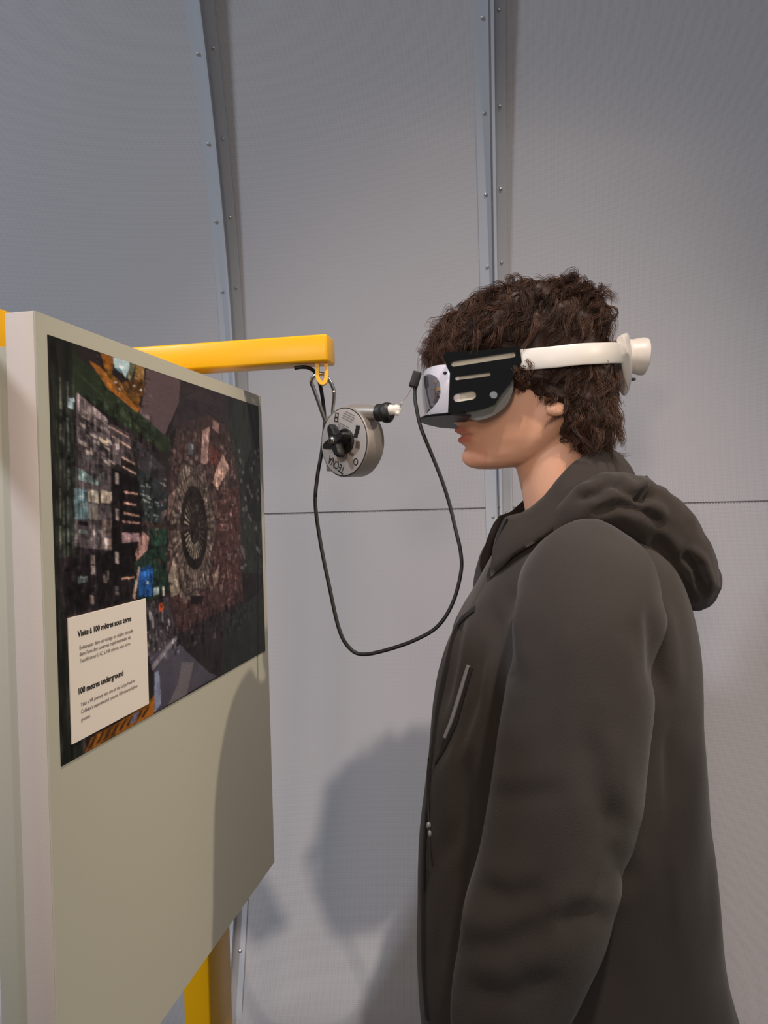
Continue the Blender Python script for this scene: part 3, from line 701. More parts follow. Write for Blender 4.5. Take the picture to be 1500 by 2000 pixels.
# trunk and limbs under the clothes
def limb(path, radii): return ell_tube([Vector(p) for p in path], [(r, r) for r in radii], 20, 4)
HX = S(1110, 1000).x
trunk = [limb([(HX, YP, 1.44), (HX-.02, YP, 1.30), (HX-.01, YP, 1.10), (HX, YP, .90)], [.070, .085, .09, .09])]
ARM_L = [at(1140, 1190, 1.0), at(1132, 1320, .965), at(1095, 1620, .955), at(1035, 1830, .95), at(975, 2040, .955)]
def mir(p): return Vector((p.x, 2*YP-p.y, p.z))
for s in (0, 1):
    A = [p if s == 0 else mir(p) for p in ARM_L]
    trunk.append(limb([Vector((HX, YP, 1.27))]+A, [.05, .042, .048, .042, .036, .027]))
    yl = YP+(-.075 if s == 0 else .075)
    trunk.append(limb([(HX, YP, .95), (HX, yl, .86), (HX-.01, yl, .48), (HX+.02, yl, .09)], [.07, .062, .050, .040]))
    # hand: palm and five fingers, slightly curled
    w = A[-1]; d = (A[-1]-A[-2]).normalized(); sd = Y3*(1 if s == 0 else -1)
    fwd = (-X3-d*(-X3).dot(d)).normalized()             # knuckles towards the front
    trunk.append(ell_tube([w-d*.01, w+d*.03, w+d*.075, w+d*.095], [(.020, .018), (.032, .016), (.040, .015), (.036, .012)], 20, 3))
    for k, (off, ln) in enumerate(((.028, .072), (.010, .080), (-.009, .074), (-.026, .058))):
        b0 = w+d*.085+fwd*off
        trunk.append(limb([b0, b0+d*ln*.42+sd*.004, b0+d*ln*.75+sd*.016, b0+d*ln*.92+sd*.032], [.0092, .0088, .0080, .0066]))
    t0 = w+d*.030+fwd*.026
    trunk.append(limb([t0, t0+d*.026+fwd*.020+sd*.008, t0+d*.052+fwd*.026+sd*.018, t0+d*.072+fwd*.024+sd*.024], [.0125, .0110, .0098, .0078]))
tm = remesh(join(*trunk), .0042, 3)
nb_ = len(tm.vertices)
body_me = join(hm, tm)
set_attr(body_me, 'tint', np.vstack([base, np.tile(np.array(srgb(226, 174, 144)[:3]), (nb_, 1))]))
link('body', body_me, MT['skin'], person)

# ------------------------------------------------------------------ jacket
TORSO = [(985, 1040, 1180, .060), (1010, 1012, 1215, .090), (1045, 985, 1262, .135), (1090, 962, 1300, .170), (1145, 930, 1328, .190), (1215, 886, 1344, .198), (1300, 860, 1352, .200),
         (1390, 843, 1356, .198), (1490, 831, 1362, .196), (1600, 823, 1374, .196), (1700, 817, 1384, .198), (1800, 816, 1395, .200), (1870, 817, 1403, .203), (1950, 822, 1422, .206), (2010, 828, 1438, .208), (2110, 838, 1452, .206), (2140, 842, 1452, .200)]
TORSO = [(a, b, c, d*(.85 if a > 1100 else .93)) for a, b, c, d in TORSO]
torso = profile_loft(TORSO, 4, 72, .52, 2.15)
SL = [(at(1158, 1098, 1.035), .080, .075), (at(1150, 1150, .990), .096, .080), (at(1140, 1230, .968), .098, .085), (at(1133, 1320, .960), .094, .086), (at(1122, 1420, .955), .092, .085), (at(1108, 1520, .952), .091, .084), (at(1085, 1640, .950), .088, .082),
      (at(1066, 1720, .948), .086, .080), (at(1044, 1800, .948), .087, .078), (at(1020, 1880, .950), .080, .072), (at(994, 1960, .952), .072, .064), (at(975, 2020, .954), .063, .056), (at(968, 2045, .955), .055, .050)]
sleeves = []
for s in (0, 1):
    sleeves.append(ell_tube([a if s == 0 else mir(a) for a, _, _ in SL], [(b, c) for _, b, c in SL], 44, 4))
jm = remesh(join(torso, *sleeves), .0052, 6)
_v = vget(jm); _r = row_of(_v[:, 2])
relax(jm, np.clip((1330-_r)/120, 0, 1)*np.clip((_r-1005)/25, 0, 1), 90)
# folds: creases defined as soft valleys along photo-space lines on the camera side, mirrored to the far side
v = vget(jm); nrm = nget(jm)
near = v.copy(); near[:, 1] = YP-abs(v[:, 1]-YP)
dpt = near-np.array(CAM)
cx_ = dpt@np.array(RT); cy_ = dpt@np.array(UP); cf = dpt@np.array(FW)
JX = 750+F_PX*cx_/cf; JY = 1000-F_PX*cy_/cf
sleeve_side = (near[:, 1] < 1.06)
disp = np.zeros(len(v))
def crease(pts, depth, width, only=None, lift=.6):
    """valley of the given depth along a polyline, with a low ridge beside it"""
    global disp
    best = np.full(len(v), 1e9); tt = np.zeros(len(v)); sg = np.zeros(len(v)); L = len(pts)-1
    for i in range(L):
        (x0, y0), (x1, y1) = pts[i], pts[i+1]; dx, dy_ = x1-x0, y1-y0; l2 = dx*dx+dy_*dy_
        t = np.clip(((JX-x0)*dx+(JY-y0)*dy_)/l2, 0, 1); d = np.hypot(JX-x0-t*dx, JY-y0-t*dy_); sgn = np.sign((JX-x0)*dy_-(JY-y0)*dx)
        m = d < best; best[m] = d[m]; tt[m] = (i+t[m])/L; sg[m] = sgn[m]
    fade = np.clip(np.sin(np.clip(tt, .02, .98)*PI)*1.6, 0, 1)
    f = -depth*np.exp(-(best/width)**2)+depth*lift*np.exp(-((best-2*width)/(1.2*width))**2)*(sg > 0)
    disp += f*fade*(1 if only is None else only)
NS = (v[:, 1]-YP < .0)
arm_m = (near[:, 1] < 1.03); tor_m = ~arm_m
crease([(1200, 1560), (1180, 1640), (1210, 1705), (1150, 1760)], 0.0048, 22, arm_m)
crease([(1150, 1420), (1165, 1540), (1205, 1640)], 0.0064, 24, arm_m)
crease([(1085, 1820), (1130, 1790), (1190, 1780)], 0.0056, 22, arm_m)
crease([(930, 1735), (1000, 1760), (1075, 1735)], 0.0040, 22, arm_m)
crease([(900, 1850), (980, 1850), (1080, 1800)], 0.0040, 24, arm_m)
crease([(900, 1930), (1000, 1950), (1110, 1900)], 0.0040, 24, arm_m)
crease([(960, 1560), (1030, 1555), (1110, 1545)], 0.0024, 19, arm_m)
crease([(1265, 1180), (1280, 1260), (1290, 1360)], .010, 14, None)
crease([(1225, 1200), (1255, 1270), (1265, 1350)], 0.0048, 22, arm_m)
crease([(1000, 1130), (985, 1220), (990, 1330)], .008, 16, None)
crease([(1040, 1200), (1020, 1320), (1010, 1450)], 0.0032, 32, arm_m)
crease([(962, 1170), (965, 1270), (995, 1420)], .010, 14, tor_m)
crease([(945, 1240), (925, 1370), (880, 1500)], .009, 11, tor_m)
crease([(915, 1290), (885, 1420), (855, 1500)], .006, 9, tor_m)
crease([(915, 1440), (900, 1600), (860, 1700)], .006, 16, tor_m)
crease([(900, 1200), (885, 1290), (860, 1400)], .006, 10, tor_m)
crease([(1290, 1400), (1270, 1560), (1230, 1760)], .012, 26, tor_m)
crease([(1330, 1420), (1300, 1650), (1240, 1850)], .006, 24, tor_m)
crease([(1290, 1850), (1200, 1900), (1110, 1990)], .008, 22, tor_m)
crease([(930, 1500), (905, 1700), (870, 1900)], .008, 22, tor_m)
low = np.array([mnoise.noise(Vector((p[0]*9, p[1]*9, p[2]*4.5))) + .5*mnoise.noise(Vector((p[0]*22, p[1]*22, p[2]*12))) for p in v])
disp += .0045*low
v += nrm*disp[:, None]; vset(jm, v); relax(jm, np.ones(len(v)), 5)
jacket = link('jacket', jm, MT['jacket'], person)

# collar: a standing band round the neck, higher at the back, open at the front
def band(top, bot, th, cols=60, rows=8, bulge=.004):
    T = catmull(top, 8); Bm = catmull(bot, 8); n = len(T); V = []; 
    cen = sum(T, Vector())/n
    for side in (0, 1):
        for i in range(n):
            for k in range(rows+1):
                a = k/rows; p = Bm[i].lerp(T[i], a); out = Vector((p.x-cen.x, p.y-cen.y, 0)).normalized()
                edge = math.sqrt(max(0, 1-((2*a-1)**8)))*.9+.1
                V.append(p+out*((th if side else -th)*.5*edge+bulge*math.sin(a*PI)))
    N = n*(rows+1); Fc = []
    for i in range(n-1):
        for k in range(rows):
            q = [i*(rows+1)+k, (i+1)*(rows+1)+k, (i+1)*(rows+1)+k+1, i*(rows+1)+k+1]
            Fc.append(tuple(q)); Fc.append(tuple(N+x for x in q[::-1]))
        for k in (0, rows): Fc.append((i*(rows+1)+k, (i+1)*(rows+1)+k, N+(i+1)*(rows+1)+k, N+i*(rows+1)+k))
    for i in (0, n-1):
        for k in range(rows): Fc.append((i*(rows+1)+k, i*(rows+1)+k+1, N+i*(rows+1)+k+1, N+i*(rows+1)+k))
    bm = bmesh.new(); bm.from_mesh(mesh(V, Fc)); return bm_mesh(bm)
def YS(px, py, off): return at(px, py, YP+off)
ctop = [YS(988, 1008, -.030), YS(1020, 1000, -.052), YS(1055, 975, -.066), YS(1095, 928, -.070), YS(1135, 893, -.064), YS(1172, 878, -.046), YS(1196, 876, -.015)]
cbot = [YS(958, 1130, -.050), YS(1000, 1090, -.085), YS(1055, 1055, -.105), YS(1120, 1010, -.108), YS(1180, 975, -.095), YS(1225, 955, -.06), YS(1245, 950, -.02)]
ctop = ctop+[mir(p) for p in ctop[::-1]]; cbot = cbot+[mir(p) for p in cbot[::-1]]
cm = band(ctop, cbot, .010)
v = vget(cm); v += nget(cm)*np.array([.003*mnoise.noise(Vector(p)*30) for p in v])[:, None]; vset(cm, v)
collar = link('collar', cm, MT['hood'], person); collar.parent = jacket; collar.matrix_parent_inverse.identity()
def under_jacket(o):
    o.parent = jacket; o.matrix_parent_inverse = jacket.matrix_world.inverted(); return o
bpy.context.view_layer.update()
under_jacket(collar)

# hood: soft folded bag lying round the back of the neck
def sect(c, out, up, a, b, tilt=0, seg=28):
    o2 = out*math.cos(tilt)-up*math.sin(tilt); u2 = out*math.sin(tilt)+up*math.cos(tilt)
    return [c+o2*(a*math.cos(2*PI*j/seg))+u2*(b*math.sin(2*PI*j/seg)) for j in range(seg)]
HK = [  # path px, py, lateral offset, radial radius, vertical radius, tilt
    (1072, 1040, .085, .018, .020, .3), (1120, 1000, .108, .030, .034, .5), (1180, 985, .105, .044, .044, .6), (1240, 1000, .085, .056, .050, .7), (1285, 1040, .045, .068, .050, .8), (1300, 1060, 0, .075, .050, .85)]
full = [(p[0], p[1], -p[2], *p[3:]) for p in HK]+[(p[0], p[1], p[2], *p[3:]) for p in HK[-2::-1]]
PTS = catmull([YS(p[0], p[1], p[2]) for p in full], 4); RAD = catmull([Vector(p[3:6]) for p in full], 4)
cN = Vector((S(1120, 1000).x, YP, 0)); rings = []
for p, r in zip(PTS, RAD):
    out = Vector((p.x-cN.x, p.y-cN.y, 0)).normalized(); out = (out+X3*.35).normalized()
    rings.append(sect(p, out, Z3, r.x, r.y, r.z))
drape = []
for s in (-1, 1):
    drape.append(ell_tube([YS(1215, 985, s*.075), YS(1290, 1050, s*.060), YS(1345, 1120, s*.042), YS(1362, 1160, s*.02)], [(.050, .05), (.055, .05), (.045, .05), (.022, .03)], 28, 4))
drape.append(ico(S(1348, 1135), .001, 4, (38, 62, 46)))
drape.append(ico(S(1262, 985), .001, 4, (30, 60, 34)))
hd = remesh(join(loft(rings), *drape), .0046, 7)
v = vget(hd); nn = nget(hd)
dpt = v-np.array(CAM); JX = 750+F_PX*(dpt@np.array(RT))/(dpt@np.array(FW)); JY = 1000-F_PX*(dpt@np.array(UP))/(dpt@np.array(FW))
disp = np.zeros(len(v))
crease([(1150, 1010), (1210, 985), (1262, 1000), (1305, 1035)], .008, 10)
crease([(1240, 965), (1262, 972), (1280, 950)], .020, 10)
crease([(1330, 1075), (1362, 1110), (1378, 1165)], .012, 9)
crease([(1195, 935), (1215, 960), (1270, 985)], .008, 9)
crease([(1120, 975), (1165, 965), (1205, 935)], .007, 8)
crease([(1270, 1040), (1320, 1100), (1345, 1160)], .005, 12)
disp += np.array([.005*mnoise.noise(Vector(p)*16)+.0022*mnoise.noise(Vector(p)*45) for p in v])
v += nn*disp[:, None]; vset(hd, v)
under_jacket(link('hood', hd, MT['hood'], person))

# things sewn on the jacket are laid on its surface by casting towards it
from mathutils.bvhtree import BVHTree
def bvh(me): return BVHTree.FromPolygons([tuple(p) for p in vget(me)], [tuple(p.vertices) for p in me.polygons])
JB = bvh(jm)
def on_jacket(px, py, lift=.001, fallback=YP-.05):
    d = ray(px, py).normalized(); h = JB.ray_cast(CAM, d)
    if h[0] is None: return at(px, py, fallback)
    return h[0]+h[1]*lift
def ribbon(pts, w, th, per=6, lift=.0012):
    P = [on_jacket(*p, lift=lift) for p in pts]; P = catmull(P, per); rings = []
    for i, p in enumerate(P):
        t = (P[min(i+1, len(P)-1)]-P[max(i-1, 0)]).normalized(); h = JB.find_nearest(p); nrm_ = h[1]; s = t.cross(nrm_).normalized(); nrm_ = s.cross(t)
        rings.append([p+s*(w*.5*a)+nrm_*(th*b) for a, b in ((-1, -.6), (1, -.6), (1, .6), (.5, 1), (-.5, 1), (-1, .6))])
    return auto_smooth(loft(rings), 40)
zp = [(928, 1190), (912, 1203), (899, 1216), (888, 1240), (874, 1300), (857, 1380), (845, 1470), (837, 1560), (831, 1640), (829, 1720), (828, 1810), (829, 1900), (836, 1990)]
under_jacket(link('front_zip_tape', ribbon(zp, .011, .0022), MT['zipm'], person))
cz_ = [(989, 1012), (978, 1035), (970, 1065), (963, 1100), (957, 1130)]
under_jacket(link('collar_zip_tape', tube(catmull([at(x, y, YP-.045) for x, y in cz_], 6), .0032, 8), MT['zipm'], person))
under_jacket(link('pocket_zip', ribbon([(916, 1300), (905, 1335), (893, 1375), (882, 1410), (870, 1440)], .0055, .0022), MT['reflective'], person))
under_jacket(link('pocket_seam', ribbon([(921, 1304), (912, 1340), (900, 1382), (888, 1420), (868, 1460), (851, 1492)], .0055, .0014), MT['zipm'], person))
zpull = under_jacket(link('zip_slider', join(ico(on_jacket(841, 1612, .003), .0045, 2, (.8, .8, 1.3)), ico(on_jacket(843, 1628, .003), .0035, 2, (.8, .8, 1.5))), MT['reflective'], person))
cord = [on_jacket(840, 1480, .002), on_jacket(838, 1540, .002), on_jacket(841, 1600, .003), on_jacket(843, 1640, .004), on_jacket(846, 1690, .005)]
under_jacket(link('zip_pull_cord', tube(catmull(cord, 6), lambda t: .0016+.0035*max(0, t-.8)*3, 8), MT['zipm'], person))

# trousers and shoes
tr = []
for s in (-1, 1):
    yl = YP+s*.078
    tr.append(ell_tube([Vector((HX+.01, YP+s*.06, .92)), Vector((HX, yl, .78)), Vector((HX-.01, yl, .48)), Vector((HX+.015, yl, .12)), Vector((HX+.012, yl, .055))], [(.11, .075), (.105, .075), (.085, .072), (.075, .066), (.075, .066)], 32, 5))
tmh = remesh(join(*tr), .007, 4); v = vget(tmh)
v += nget(tmh)*np.array([.005*mnoise.noise(Vector((p[0]*12, p[1]*12, p[2]*16))) for p in v])[:, None]; vset(tmh, v)
link('trousers', tmh, MT['trouser'], person)
for s in (-1, 1):
    yl = YP+s*.085; hx = HX+.05
    up_ = ell_tube([Vector((hx, yl, .045)), Vector((hx-.06, yl, .062)), Vector((hx-.13, yl, .050)), Vector((hx-.21, yl, .035)), Vector((hx-.235, yl, .03))], [(.035, .03)]*5, 16, 3)
    sh = remesh(join(ico(Vector((hx-.03, yl, .055)), .001, 3, (55, 40, 45)), ico(Vector((hx-.13, yl, .045)), .001, 3, (105, 46, 34))), .005, 4)
    v = vget(sh); v[:, 2] = np.maximum(v[:, 2], .018); vset(sh, v)
    so = link('shoe', sh, MT['shoe'], person)
    sl = [Vector((hx-.09+.140*math.cos(t), yl+(.046-.006*math.cos(t))*math.sin(t), 0)) for t in np.linspace(0, 2*PI, 37)[:-1]]
    q = link('sole', auto_smooth(loft([[p+Z3*z for p in sl] for z in (0.0, .022)])), MT['sole'], person); q.parent = so; q.matrix_parent_inverse = so.matrix_world.inverted()

# ------------------------------------------------------------------ hair
HAIR = [(558, 1050, 1110, .030), (568, 985, 1150, .060), (588, 935, 1166, .080), (620, 882, 1176, .090), (655, 852, 1180, .094), (682, 848, 1182, .095), (697, 856, 1184, .095), (712, 895, 1186, .095), (740, 945, 1192, .094), (762, 956, 1194, .093), (786, 985, 1195, .091), (800, 1036, 1195, .087), (830, 1048, 1192, .082), (858, 1056, 1184, .073), (876, 1085, 1174, .060), (886, 1105, 1164, .045)]
hl = profile_loft(HAIR, 4, 64, .50, 3.0)
hr = remesh(hl, .0042, 3)
v = vget(hr); nn = nget(hr)
dn = np.array([.010*mnoise.noise(Vector(p)*34)+.006*abs(mnoise.noise(Vector(p)*70)) for p in v])-.006
strap_zone = np.exp(-((row_of(v[:, 2])-(703-(v[:, 0]-S(1040, 700).x)*PXM*.07))/26)**4)*(v[:, 0] > S(925, 690).x)
dn = dn*(1-.7*strap_zone)-(.007+.009*(v[:, 0] < S(1020, 690).x))*strap_zone
v += nn*dn[:, None]; vset(hr, v)
v = vget(hr); nn = nget(hr)
def hair_mat(name, c0, c1):
    m = mat(name, c0, .55, spec=.35); nt = m.node_tree; b = nt.nodes['Principled BSDF']
    a = nt.nodes.new('ShaderNodeAttribute'); a.attribute_name = 'shade'; mx = nt.nodes.new('ShaderNodeMix'); mx.data_type = 'RGBA'
    mx.inputs[6].default_value = c0; mx.inputs[7].default_value = c1; nt.links.new(a.outputs['Fac'], mx.inputs[0]); nt.links.new(mx.outputs[2], b.inputs['Base Color'])
    return m
HM = hair_mat('brown_hair', srgb(40, 25, 18), srgb(104, 72, 54))
hair_o = link('hair', hr, HM, person)
set_attr(hr, 'shade', np.full((len(v), 3), .12))
# curled locks: each lock is a bundle of strands following one helix
crown = np.array(S(1140, 585)); 
rowv = row_of(v[:, 2]); 
strap_keep = (strap_zone > .5)
face_keep = ((rowv > 690) & (v[:, 0] < S(985, 750).x)) | strap_keep
HBV = bvh(hm)
def outside(p):
    h = HBV.find_nearest(Vector(p)); return (Vector(p)-h[0]).dot(h[1]) > .002
cand = np.array([i for i in np.where(~face_keep)[0] if outside(v[i])])
NL = 1250; NSTR = 13; SEG = 11
pick = rng.choice(cand, NL, replace=False)
Vs = []; Fs = []; Sh = []; cnt = 0
tri = np.array([0, 1, 2])
for li in pick:
    p = v[li]; n_ = nn[li]; rr_ = row_of(p[2])
    flow = p-crown; flow = flow-n_*flow.dot(n_); fl = np.linalg.norm(flow); flow = flow/fl if fl > 1e-4 else np.array([-1, 0, 0.])
    swirl = np.array(mnoise.noise_vector(Vector(p)*22)); rnd = rng.normal(size=3)
    d = flow*.75+swirl*.9+rnd*.16+np.array([0, 0, -.15]); d -= n_*d.dot(n_); d = d/np.linalg.norm(d)+n_*rng.uniform(0, .22); d /= np.linalg.norm(d)
    top = rr_ < 640; temple = rr_ > 725 and p[0] < S(1085, 750).x
    L = rng.uniform(.030, .052)*(1. if top else .85)*(.5 if temple else 1)
    amp = rng.uniform(.0025, .0060); turns = rng.uniform(.6, 1.5); ph0 = rng.uniform(0, 2*PI); lift = rng.uniform(.0, .006)
    if rng.random() < .05 and top: lift += .010; amp *= 1.8; turns = 1.2
    a1 = np.cross(d, n_); a1 /= np.linalg.norm(a1); a2 = np.cross(a1, d); sg = rng.choice([-1, 1]); lock_sh = rng.uniform(.1, .8)+(.25 if p[0] < S(900, 650).x else 0)
    s = np.linspace(0, 1, SEG)
    for q in range(NSTR):
        off = rng.normal(size=2)*.0021; phs = ph0+rng.normal()*.20; am = amp*(1+rng.normal()*.12); Ls = L*(1+rng.normal()*.12)
        ang = phs+sg*2*PI*turns*s; env = np.minimum(1, s*3)
        cur = p-n_*.002+np.outer(s*Ls, d)+np.outer(lift*np.sin(s*2.4)-.012*s*s, n_)+np.outer(am*env*np.cos(ang)+off[0], a1)+np.outer(am*env*np.sin(ang)+off[1], a2)+np.outer(-(.004 if temple else .010)*s*s, np.array([0, 0, 1.]))
        t = np.gradient(cur, axis=0); t /= np.linalg.norm(t, axis=1)[:, None]
        w1 = np.cross(t, np.array([.3, .8, .52])); w1 /= np.linalg.norm(w1, axis=1)[:, None]; w2 = np.cross(t, w1)
        rad = .00040*(1-.75*s**2)[:, None]
        ringv = np.stack([cur+w1*rad, cur+(-.5*w1+.866*w2)*rad, cur+(-.5*w1-.866*w2)*rad], 1)
        Vs.append(ringv.reshape(-1, 3)); Sh.append(np.full(SEG*3, np.clip(lock_sh+rng.normal()*.12, 0, 1)))
        b_ = cnt+3*np.arange(SEG-1)[:, None]; nx_ = (tri+1) % 3
        Fs.append(np.stack([b_+tri, b_+nx_, b_+3+nx_, b_+3+tri], 2).reshape(-1, 4)); cnt += SEG*3
Vs = np.vstack(Vs); Fs = np.vstack(Fs)
lm = bpy.data.meshes.new('locks'); lm.vertices.add(len(Vs)); lm.vertices.foreach_set('co', Vs.ravel())
lm.loops.add(Fs.size); lm.loops.foreach_set('vertex_index', Fs.ravel().astype(np.int32)); lm.polygons.add(len(Fs)); lm.polygons.foreach_set('loop_start', np.arange(0, Fs.size, 4)); lm.update(calc_edges=True)
set_attr(lm, 'shade', np.repeat(np.concatenate(Sh)[:, None], 3, 1))
lo = link('curls', lm, HM, person); lo.parent = hair_o; lo.matrix_parent_inverse = hair_o.matrix_world.inverted(); lo['kind'] = 'stuff'

# ------------------------------------------------------------------ headset
YN = YP-.092
hs = empty('headset', S(900, 800)); tag(hs, 'white virtual reality headset with black side brackets, worn over the eyes', 'headset')
def N2d(px, py, Y=YN):
    p = at(px, py, Y); return (p.x, p.z)
def rslot(px0, py0, px1, py1, w, n=5):
    """rounded slot between two points, w = half width in px"""
    a = math.atan2(py1-py0, px1-px0); out = []
    for (cx, cy, st) in ((px1, py1, -PI/2), (px0, py0, PI/2)):
        for k in range(n+1):
            t = a+st+PI*k/n; out.append(N2d(cx+w*math.cos(t), cy+w*math.sin(t)))
    return out
outer = [N2d(*p) for p in ((864, 695), (872, 688), (940, 684), (1012, 676), (1016, 684), (1019, 707), (995, 750), (978, 771), (966, 790), (945, 797), (898, 806), (875, 808), (876, 787), (879, 729), (872, 714))]
holes = [rslot(886, 711, 1002, 693, 5.2), rslot(892, 739, 955, 731, 3.5), rslot(893, 777, 922, 772, 8.2), [N2d(*p) for p in ((890, 745), (899, 744), (897, 754), (891, 755))]]
for s in (0, 1):
    y0, y1 = YN, YN+.004
    if s: y0, y1 = 2*YP-YN-.004, 2*YP-YN
    pl = link('side_bracket', prism(outer, y0, y1, holes[:3]), MT['acrylic'], hs)
    q = N2d(964, 772); yb = YN-.0003 if s == 0 else 2*YP-YN+.0003
    bl = link('bolt', join(lathe((q[0], yb, q[1]), -Y3 if s == 0 else Y3, [(0, .0056), (.0012, .0056), (.002, .0048)], 20), lathe((q[0], yb, q[1]), -Y3 if s == 0 else Y3, [(.0021, .0030), (.0023, .0030), (.0024, .001)], 6)), MT['chrome'], hs)
    bl.parent = pl; bl.matrix_parent_inverse = pl.matrix_world.inverted()
# inner white body seen through the slots
def xs(px, Y=YN): return at(px, 750, Y).x
XE = xs(881)                                            # rear edge line of the front shell, near side
zt, zb = at(880, 704, YN).z, at(880, 805, YN).z
bodyp = [N2d(*p) for p in ((880, 706), (1000, 686), (1003, 705), (975, 740), (962, 772), (935, 795), (880, 803))]
link('body', prism(bodyp, YP-.0872, YP+.0872), MT['cream'], hs)
# front shell: convex, rounded rectangle outline
NA_, NB_ = 48, 28
def shell_pt(a, b, push=0):
    bulge = (1-abs(a)**2.4)
    hw = .0895*(1-.06*b*b); zc = (zt+zb)/2; hh = (zt-zb)/2*(1-.13*abs(a)**5*(1 if b > 0 else .8))
    x = XE+.002-.032*bulge-.004*(1-b*b)-push-.004*b*.5
    return Vector((x, YP+a*hw, zc+b*hh))
V = [shell_pt(-1+2*i/NA_, -1+2*j/NB_) for i in range(NA_+1) for j in range(NB_+1)]
Fc = [(i*(NB_+1)+j, (i+1)*(NB_+1)+j, (i+1)*(NB_+1)+j+1, i*(NB_+1)+j+1) for i in range(NA_) for j in range(NB_)]
bm = bmesh.new(); bm.from_mesh(mesh(V, Fc)); r = bmesh.ops.extrude_edge_only(bm, edges=[e for e in bm.edges if e.is_boundary])
for q in [g_ for g_ in r['geom'] if isinstance(g_, bmesh.types.BMVert)]: q.co.x = XE+.012
link('front_shell', auto_smooth(bm_mesh(bm), 50), MT['shell'], hs)
# smoked visor lying in the shell (rounded outline), slightly proud
V = []; Fc = []
def vis(u, w, push):
    e = 3.2; r_ = (abs(u)**e+abs(w)**e)**(1/e); 
    return shell_pt(.86*u, .02+.80*w, push)
NR, NT = 12, 64
for i in range(NR+1):
    rr_ = i/NR
    for j in range(NT):
        t = 2*PI*j/NT; ct, st = math.cos(t), math.sin(t); k = (abs(ct)**2.8+abs(st)**2.8)**(-1/2.8)
        V.append(vis(rr_*ct*k, rr_*st*k, .0022 if i < NR else -.002))
for i in range(NR):
    for j in range(NT):
        k = (j+1) % NT; Fc.append((i*NT+j, i*NT+k, (i+1)*NT+k, (i+1)*NT+j))
bm = bmesh.new(); bm.from_mesh(mesh(V, Fc)); bmesh.ops.remove_doubles(bm, verts=bm.verts, dist=1e-6); link('visor', bm_mesh(bm), MT['visor'], hs)
for s in (-1, 1):
    q = shell_pt(.93*s, .62, .0); link('camera_hole', ico(q, .001, 2, (3, 3.5, 2.6)), MT['ink'], hs)
# top and bottom acrylic sheets
def sheet(name, pts, th, m):
    """side outline in px (near edge), spanning the width"""
    rings = []
    for y in (YN+.002, 2*YP-YN-.002):
        up_ = [Vector((N2d(*p)[0], y, N2d(*p)[1])) for p in pts]
        rings.append(up_+[q_-Z3*th for q_ in up_[::-1]])
    return link(name, auto_smooth(loft(rings), 20), m, hs)
def cage(name, zpos, th, rear_px, margin):
    rx = xs(rear_px); A = np.linspace(-1, 1, 33)
    lp = [Vector((XE-.036*(1-abs(a)**2.4)-margin*(1-.6*abs(a)), YP+a*.0915, 0)) for a in A]+[Vector((rx, YP+.0915, 0)), Vector((rx, YP-.0915, 0))]
    tilt = lambda p: -.10*(p.x-XE)
    return link(name, auto_smooth(loft([[p+Z3*(zpos+dz+tilt(p)) for p in lp] for dz in (0, th)]), 30), MT['black_plastic'], hs)
cage('bottom_bracket', zb-.0045, .0035, 918, .004)
sheet('top_bracket', [(880, 695), (900, 689), (960, 684), (1008, 678)], .003, MT['acrylic'])
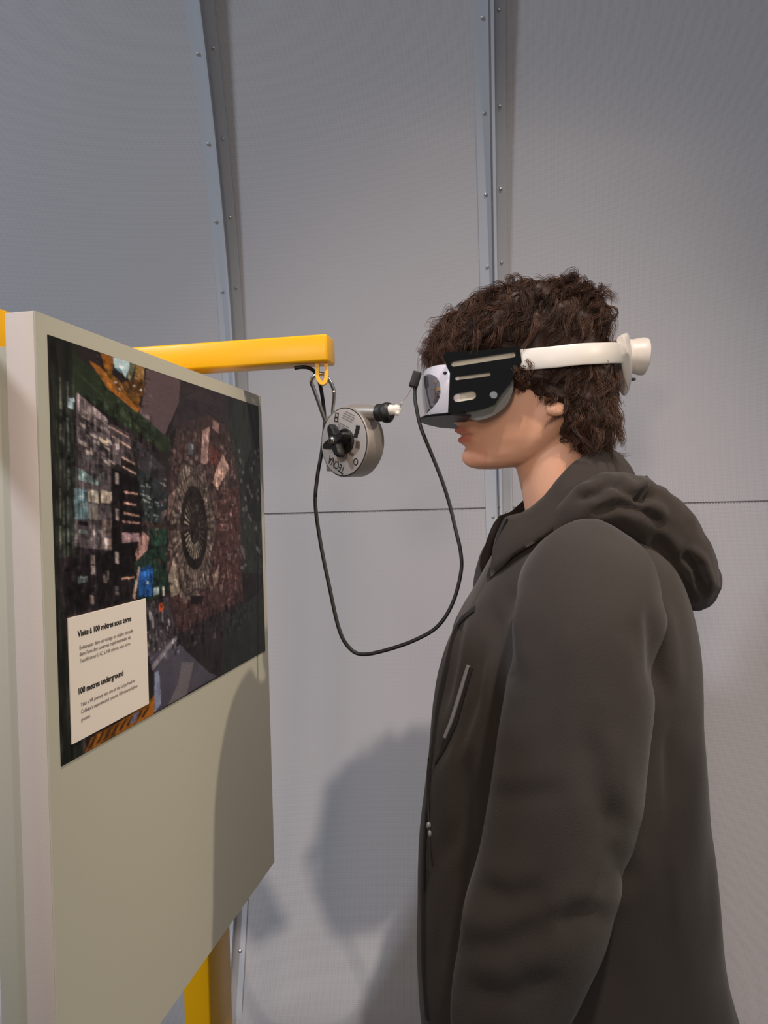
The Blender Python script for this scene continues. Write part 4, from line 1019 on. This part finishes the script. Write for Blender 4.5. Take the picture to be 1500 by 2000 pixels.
# face foam: shell hugging the face, cut out over the nose
fo = [(905, 700), (985, 690), (1003, 705), (1007, 735), (1006, 764), (990, 797), (957, 820), (925, 827), (908, 817), (903, 800)]
FP = catmull([Vector((*N2d(px, py, YN+.006), 0)) for px, py in fo], 4, True)
rings = []
for k in range(25):
    a = -1+2*k/24; yy = YP+a*.0860; lift = .034*(1-abs(a)**2.6); inset = 1-.10*abs(a)**10; cxm = sum(p.x for p in FP)/len(FP); czm = sum(p.y for p in FP)/len(FP)
    rings.append([Vector((cxm+(p.x-cxm)*inset, yy, czm+(p.y-czm)*inset+lift*np.clip((czm+.01-p.y)/.03, 0, 1))) for p in FP])
link('face_foam', auto_smooth(loft(rings), 45), MT['foam'], hs)
# strap: stiff band round the head
def strap_path():
    half = [(at(955, 710, YN+.012)), at(1000, 705, YN+.0095), at(1040, 701, YN-.003), at(1085, 697, YN-.013), at(1130, 692, YN-.014), at(1170, 690, YN-.002), at(1200, 689, YN+.022), at(1217, 690, YN+.056)]
    return catmull(half+[S(1222, 690)]+[mir(p) for p in half[::-1]], 8)
SP = strap_path(); rings = []; cS = Vector((S(1080, 690).x, YP, 0))
for i, p in enumerate(SP):
    t = (SP[min(i+1, len(SP)-1)]-SP[max(i-1, 0)]).normalized(); out = t.cross(Z3).normalized()
    if out.dot(Vector((p.x-cS.x, p.y-cS.y, 0))) < 0: out = -out
    h = .0148; th = .0022
    rings.append([p+Z3*(h*a)+out*(th*b) for a, b in ((-1, -1), (-1, .4), (-.85, 1), (.85, 1), (1, .4), (1, -1))])
link('strap', auto_smooth(loft(rings), 45), MT['white_plastic'], hs)
# rear cradle and tightening dial
cr = []
for a in np.linspace(-1, 1, 33):
    yy = YP+a*.052; x0 = S(1218, 700).x-.020*a*a; zt_ = S(1210, 655).z-.012*a*a; zb_ = S(1220, 768).z+.050*abs(a)**1.3
    cr.append(catmull([Vector((x0-.004, yy, zb_)), Vector((x0+.006, yy, zb_+.002)), Vector((x0+.010, yy, (zt_+zb_)/2-.01)), Vector((x0+.006, yy, zt_-.004)), Vector((x0-.002, yy, zt_)), Vector((x0-.006, yy, zt_-.006)), Vector((x0-.003, yy, (zt_+zb_)/2))], 4, True))
link('rear_cradle', auto_smooth(loft(cr), 50), MT['white_plastic'], hs)
dc = S(1222, 694); da = Vector((1, 0, -.10))
dial = link('dial', lathe(dc, da, [(0, .022), (.004, .0245), (.008, .0245), (.014, .0265), (.024, .0285), (.029, .0280), (.031, .024), (.0315, .005)], 48), MT['white_plastic'], hs)
link('release_button', ico(S(1236, 741), .001, 2, (5, 5, 2.5)), MT['foam'], hs)
